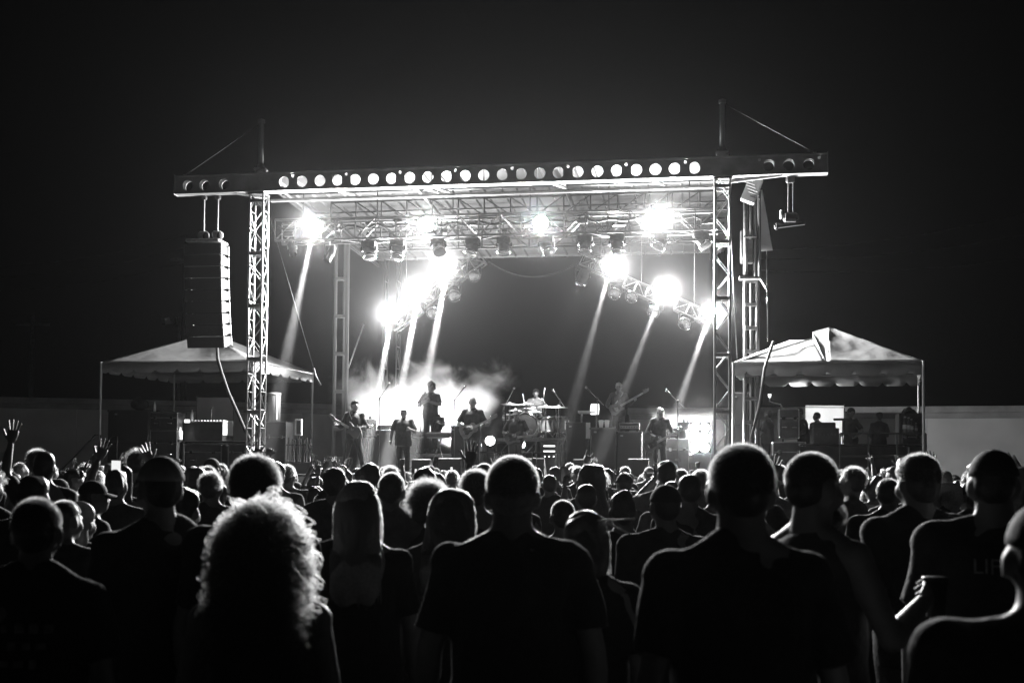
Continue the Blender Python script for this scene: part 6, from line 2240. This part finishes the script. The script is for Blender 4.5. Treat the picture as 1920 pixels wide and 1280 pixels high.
# ================================================================== THE PACKED CROWD
protos = [
    ('short dark-haired', dict(hair='buzz', hair_m='hair_dark', shirt='shirt_black', build=1.05, turn=R(14), fuzz=F_SHORT(1500, .022, 101)), 4),
    ('brown-haired', dict(hair='buzz', hair_m='hair_brown', shirt='shirt_charcoal', build=1.08, nod=R(-8), turn=R(-16), fuzz=F_SHORT(1500, .026, 102)), 4),
    ('close-cropped', dict(hair='buzz', hair_m='hair_dark', shirt='shirt_black', build=1.1, nod=R(6), turn=R(-25), fuzz=F_BUZZ(1500, .014, 103)), 3),
    ('grey-cropped', dict(hair='buzz', hair_m='hair_grey', shirt='shirt_grey', build=1.12), 2),
    ('bare-headed bald', dict(hair=None, shirt='shirt_black', build=1.1), 2),
    ('dark-capped', dict(hair='buzz', hair_m='hair_dark', shirt='shirt_black', cap='cap_dark', build=1.06), 3),
    ('pale-capped', dict(hair='buzz', hair_m='hair_dark', shirt='shirt_grey', cap='cap_pale', backward=True, build=1.04), 2),
    ('long dark-haired', dict(hair='long', hair_m='hair_dark', shirt='shirt_charcoal', build=.94, turn=R(20), fuzz=dict(n=1500, length=.36, gravity=1.2, radius=.0009, pts=12, seed=104, curl=.006, wild=.2, wavelen=.12, spread=.8, low=-.7, front=.3)), 4),
    ('long blonde-haired', dict(hair='long', hair_m='hair_blonde', shirt='shirt_black', build=.93, nod=R(5), turn=R(-12), fuzz=dict(n=1500, length=.36, gravity=1.2, radius=.0009, pts=12, seed=105, curl=.006, wild=.2, wavelen=.12, spread=.8, low=-.7, front=.3)), 3),
    ('wavy-haired', dict(hair='wavy', hair_m='hair_brown', shirt='shirt_grey', build=.95), 2),
    ('curly-cropped', dict(hair='short', hair_m='hair_dark', shirt='shirt_black', build=1.0, fuzz=dict(n=1500, length=.06, gravity=.10, radius=.0008, pts=9, seed=106, curl=.010, wild=.45, wavelen=.04, drop=False)), 2),
    ('top-knotted', dict(hair='bun', hair_m='hair_brown', shirt='shirt_charcoal', build=.94), 1),
    ('pale-shirted', dict(hair='short', hair_m='hair_dark', shirt='shirt_light', build=1.03), 2),
    ('open-hand-raising', dict(hair='short', hair_m='hair_dark', shirt='shirt_black', pose='raise_open'), 2),
    ('fist-raising', dict(hair='buzz', hair_m='hair_dark', shirt='shirt_black', pose='raise_fist'), 2),
    ('horn-signing', dict(hair='short', hair_m='hair_brown', shirt='shirt_charcoal', pose='raise_horns'), 2),
    ('both-arms-raising', dict(hair='long', hair_m='hair_brown', shirt='shirt_black', pose='raise_both', build=.95), 2),
    ('clapping', dict(hair='short', hair_m='hair_dark', shirt='shirt_grey', pose='clap'), 2),
    ('phone-lifting', dict(hair='short', hair_m='hair_brown', shirt='shirt_charcoal', pose='phone'), 1),
]
zones = [(-999, 110, 'under the dim end of the pale wall'), (110, 200, 'by the access steps'), (200, 335, 'below the big speaker stack'), (335, 460, 'below the mixing desk'), (460, 535, 'at the bright lattice tower'),
         (535, 620, 'below the rack of pipes'), (620, 700, 'before the strapped guitarist'), (700, 780, 'before the man in a loose top'), (780, 850, 'below the riser singer'), (850, 920, 'before the round-bodied guitar'),
         (920, 1000, 'before the bass drum'), (1000, 1070, 'before the effects rack'), (1070, 1150, 'below the cabinet with cups'), (1150, 1210, 'below the bass player'), (1210, 1280, 'before the stooping guitarist'),
         (1280, 1350, 'before the blazing floor light'), (1350, 1430, 'by the tower at the hoist'), (1430, 1520, 'below the upright road case'), (1520, 1610, 'below the white board'), (1610, 1690, 'below the guard rail'),
         (1690, 1770, 'below the equipment rack'), (1770, 9999, 'before the bare wall end')]
cr = random.Random(21)
bag = [i for i, pz in enumerate(protos) for _ in range(pz[2])]
spots = []
y = 25.3
row = 0
while y > 7.4:
    half = .455 * y + .3
    pitch = .66 + .14 * min(1, (y - 5) / 14) + .06 * max(0, (y - 16) / 10)
    x = -half + cr.uniform(0, pitch)
    while x < half:
        px_, py_ = x + cr.uniform(-.14, .14), y + cr.uniform(-.25, .25)
        # keep in front of the deck edge and clear of the placed spectators
        loc = STAGE_INV @ Vector((px_, py_, 0))
        if loc.y < -.25 and all((px_ - a) ** 2 + (py_ - b) ** 2 > .42 ** 2 for a, b in NEAR):
            spots.append((px_, py_))
        x += pitch
    y -= 1.1 + .35 * min(1, (y - 5) / 18)
    row += 1
print('crowd spots', len(spots))
# the gear of the tower feet stays clear
tw = [STAGE @ Vector((XL, .17, 0)), STAGE @ Vector((XR, .17, 0))]
spots = [s for s in spots if all((s[0] - q.x) ** 2 + (s[1] - q.y) ** 2 > .5 ** 2 for q in tw)]
CAM_INV = CAM_ROT.to_3x3().inverted()
def pixel(p):
    q = CAM_INV @ (Vector(p) - EYE)
    return 960 + FPX * q.x / -q.z, 640 - (FPX * q.y / -q.z) + SHIFT * 1920
made = []
for (px_, py_) in spots:
    i = cr.choice(bag)
    name, kw, _ = protos[i]
    fem = kw.get('build', 1) < .97
    hgt = cr.gauss(1.63 if fem else 1.73, .055)
    # only sight lines: nobody near the camera blocks what the photo shows
    if py_ < 9:
        hgt = min(hgt, 1.70 - .012 * (9 - py_) * 2.2)
    u, v = pixel((px_, py_, hgt))
    if u < -60 or u > 1980:
        continue
    made.append((u, py_, px_, hgt, i, cr.uniform(-.45, .45) + cr.choice([0, 0, 0, .5, -.5])))
print('crowd made', len(made))
counts = {}
for u, py_, px_, hgt, i, tw_ in made:
    z = next(k for k, (a, b, _) in enumerate(zones) if a <= u < b)
    counts.setdefault((z, i), []).append(py_)
words_ = ['nearest', 'second nearest', 'third nearest', 'fourth nearest', 'fifth nearest', 'sixth nearest', 'seventh nearest', 'eighth nearest', 'ninth nearest']
CACHE_KW = {}
for u, py_, px_, hgt, i, tw_ in made:
    name, kw, _ = protos[i]
    z = next(k for k, (a, b, _) in enumerate(zones) if a <= u < b)
    same = sorted(counts[(z, i)], reverse=True)
    if len(same) == 1:
        lab = f'{name} spectator {zones[z][2]}, the only such one'
    else:
        lab = f'{name} spectator {zones[z][2]}, {words_[min(8, same.index(py_))]} the stage'
    rz_ = math.pi + math.atan2(px_ + .6, 27 - py_) + tw_
    if kw.get('pose') == 'phone':
        q = Matrix.Rotation(rz_, 3, 'Z') @ (Vector((.11, -.375, 1.77)) * (hgt / 1.757)) + Vector((px_, py_, 0))
        phone(q, rz_, lab.replace(name + ' spectator', 'raised phone'))
    person(Vector((px_, py_, 0)), hgt, rz_, lab, voxel=.026, group='spectators packed before the stage', seed=float(i), **kw)

bpy.data.scenes.remove(SHOP)

# ================================================================== AIR
def volume_mat(name, density, aniso):
    m = bpy.data.materials.new(name)
    m.use_nodes = True
    n = m.node_tree.nodes
    n.remove(n['Principled BSDF'])
    v = n.new('ShaderNodeVolumePrincipled')
    v.inputs['Color'].default_value = (0.95, 0.95, 0.95, 1)
    v.inputs['Density'].default_value = density
    v.inputs['Anisotropy'].default_value = aniso
    m.node_tree.links.new(v.outputs['Volume'], n['Material Output'].inputs['Volume'])
    return m, n, v

hm, _, _ = volume_mat('haze_air', HAZE_DENSITY, 0.8)
o = MB().box((0, 45, 19), (300, 160, 40)).mesh('haze', None)
o.materials.append(hm)
hz = link('haze', o)
tag(hz, 'thin night haze filling the air around stage and crowd', 'haze', kind='stuff')

# smoke drifting over the rear of the deck
sm, n, v = volume_mat('stage_smoke', 0.0, 0.2)
l = sm.node_tree.links
tc = n.new('ShaderNodeTexCoord')
sep = n.new('ShaderNodeSeparateXYZ')
l.new(tc.outputs['Object'], sep.inputs['Vector'])
nz = n.new('ShaderNodeTexNoise')
nz.inputs['Scale'].default_value = 0.9
nz.inputs['Detail'].default_value = 5
nz.inputs['Roughness'].default_value = 0.62
nz.inputs['Distortion'].default_value = 0.8
l.new(tc.outputs['Object'], nz.inputs['Vector'])
def math_node(op, a, b=None, c=None):
    q = n.new('ShaderNodeMath'); q.operation = op
    for i, x in enumerate((a, b, c)):
        if x is None: continue
        if isinstance(x, (int, float)): q.inputs[i].default_value = x
        else: l.new(x, q.inputs[i])
    return q.outputs[0]
def plume(cx, w, top, edge):
    """1 inside a low bank of smoke centred at x = cx, fading at its ragged top."""
    dx = math_node('DIVIDE', math_node('ABSOLUTE', math_node('SUBTRACT', sep.outputs['X'], cx)), w)
    side = math_node('SUBTRACT', 1.0, math_node('POWER', dx, 3.0))
    zz = math_node('DIVIDE', math_node('SUBTRACT', top, sep.outputs['Z']), edge)
    a = math_node('MINIMUM', side, zz)
    nzs = math_node('MULTIPLY', math_node('SUBTRACT', nz.outputs['Fac'], 0.5), 3.2)
    q = n.new('ShaderNodeMath'); q.operation = 'ADD'; q.use_clamp = True
    l.new(a, q.inputs[0]); l.new(nzs, q.inputs[1])
    return q.outputs[0]
sx0, sx1 = XL + 0.3, XR - 0.1
sy0, sy1 = 4.6, 9.0
pl = plume(st(785, 800, 7).x, 2.5, st(785, 712, 7).z, 1.2)
pr = plume(st(1295, 800, 6.5).x, 1.1, st(1300, 772, 6.5).z, 0.3)
dens = math_node('MULTIPLY', math_node('MAXIMUM', pl, pr), SMOKE_DENSITY)
l.new(dens, v.inputs['Density'])
me = MB().box(((sx0 + sx1) / 2, (sy0 + sy1) / 2, DECK + 1.85), (sx1 - sx0, sy1 - sy0, 3.6)).mesh('smoke', None)
me.materials.append(sm)
so = link('smoke', me, None, STAGE)
tag(so, 'white smoke billowing over the deck behind the band', 'smoke', kind='stuff')
# thin smoke gathered under the roof, thinning towards the deck: it shows up lamps and light shafts
rm, n, v = volume_mat('roof_smoke', SHAFT_DENSITY, 0.3)
l = rm.node_tree.links
tc = n.new('ShaderNodeTexCoord')
sep = n.new('ShaderNodeSeparateXYZ')
l.new(tc.outputs['Object'], sep.inputs['Vector'])
mr = n.new('ShaderNodeMapRange')
mr.interpolation_type = 'SMOOTHSTEP'
mr.inputs['From Min'].default_value = 3.6
mr.inputs['From Max'].default_value = 7.6
mr.inputs['To Min'].default_value = SHAFT_DENSITY * .2
mr.inputs['To Max'].default_value = SHAFT_DENSITY
l.new(sep.outputs['Z'], mr.inputs['Value'])
l.new(mr.outputs['Result'], v.inputs['Density'])
me = MB().box(((XL + XR) / 2, 2.6, DECK + 3.4), (XR - XL - .5, 7.0, 6.74)).mesh('smoke', None)
me.materials.append(rm)
so = link('smoke', me, None, STAGE)
tag(so, 'thin even smoke hanging over the deck under the lighting arch', 'smoke', kind='stuff')

# balls of smoke added round the lit lamps to give each a glow halo
wm, n, v = volume_mat('lamp_halo_smoke', 0.0, 0.4)
l = wm.node_tree.links
tc = n.new('ShaderNodeTexCoord')
ln_ = n.new('ShaderNodeVectorMath'); ln_.operation = 'LENGTH'
l.new(tc.outputs['Object'], ln_.inputs[0])
nz = n.new('ShaderNodeTexNoise')
nz.inputs['Scale'].default_value = 1.8
nz.inputs['Detail'].default_value = 3
l.new(tc.outputs['Object'], nz.inputs['Vector'])
g_ = math_node('MULTIPLY', ln_.outputs['Value'], ln_.outputs['Value'])
g2_ = math_node('MULTIPLY', math_node('EXPONENT', math_node('MULTIPLY', g_, -1 / (.8 ** 2))), .13)
g_ = math_node('ADD', math_node('EXPONENT', math_node('MULTIPLY', g_, -1 / (.33 ** 2))), g2_)
g_ = math_node('SUBTRACT', g_, .003)
g_ = math_node('MULTIPLY', math_node('MAXIMUM', g_, 0.0), math_node('ADD', nz.outputs['Fac'], .5))
l.new(math_node('MULTIPLY', g_, HALO_DENSITY), v.inputs['Density'])
me = MB().ball((0, 0, 0), 1.5, 16, 12).mesh('smoke', None)
me.materials.append(wm)
wl_ = [f'smoke wisp round the {q}' for q in ('truss lamp nearest the bright tower', 'second truss lamp from the bright tower', 'third truss lamp from the bright tower', 'truss lamp nearest the peaked tent', 'lowest arch lamp on the speaker side', 'middle arch lamp on the speaker side', 'highest arch lamp on the speaker side', 'highest arch lamp on the tent side', 'middle arch lamp on the tent side', 'lowest arch lamp on the tent side', 'blazing blinder of six lamps')]
for q, lab in zip(LAMP_AT + [bp_], wl_):
    o = tag(link('smoke', me, None, STAGE, q), lab, 'smoke', kind='stuff')
    if 'blinder' in lab:
        o.scale = (2.0, 1.6, 2.0)
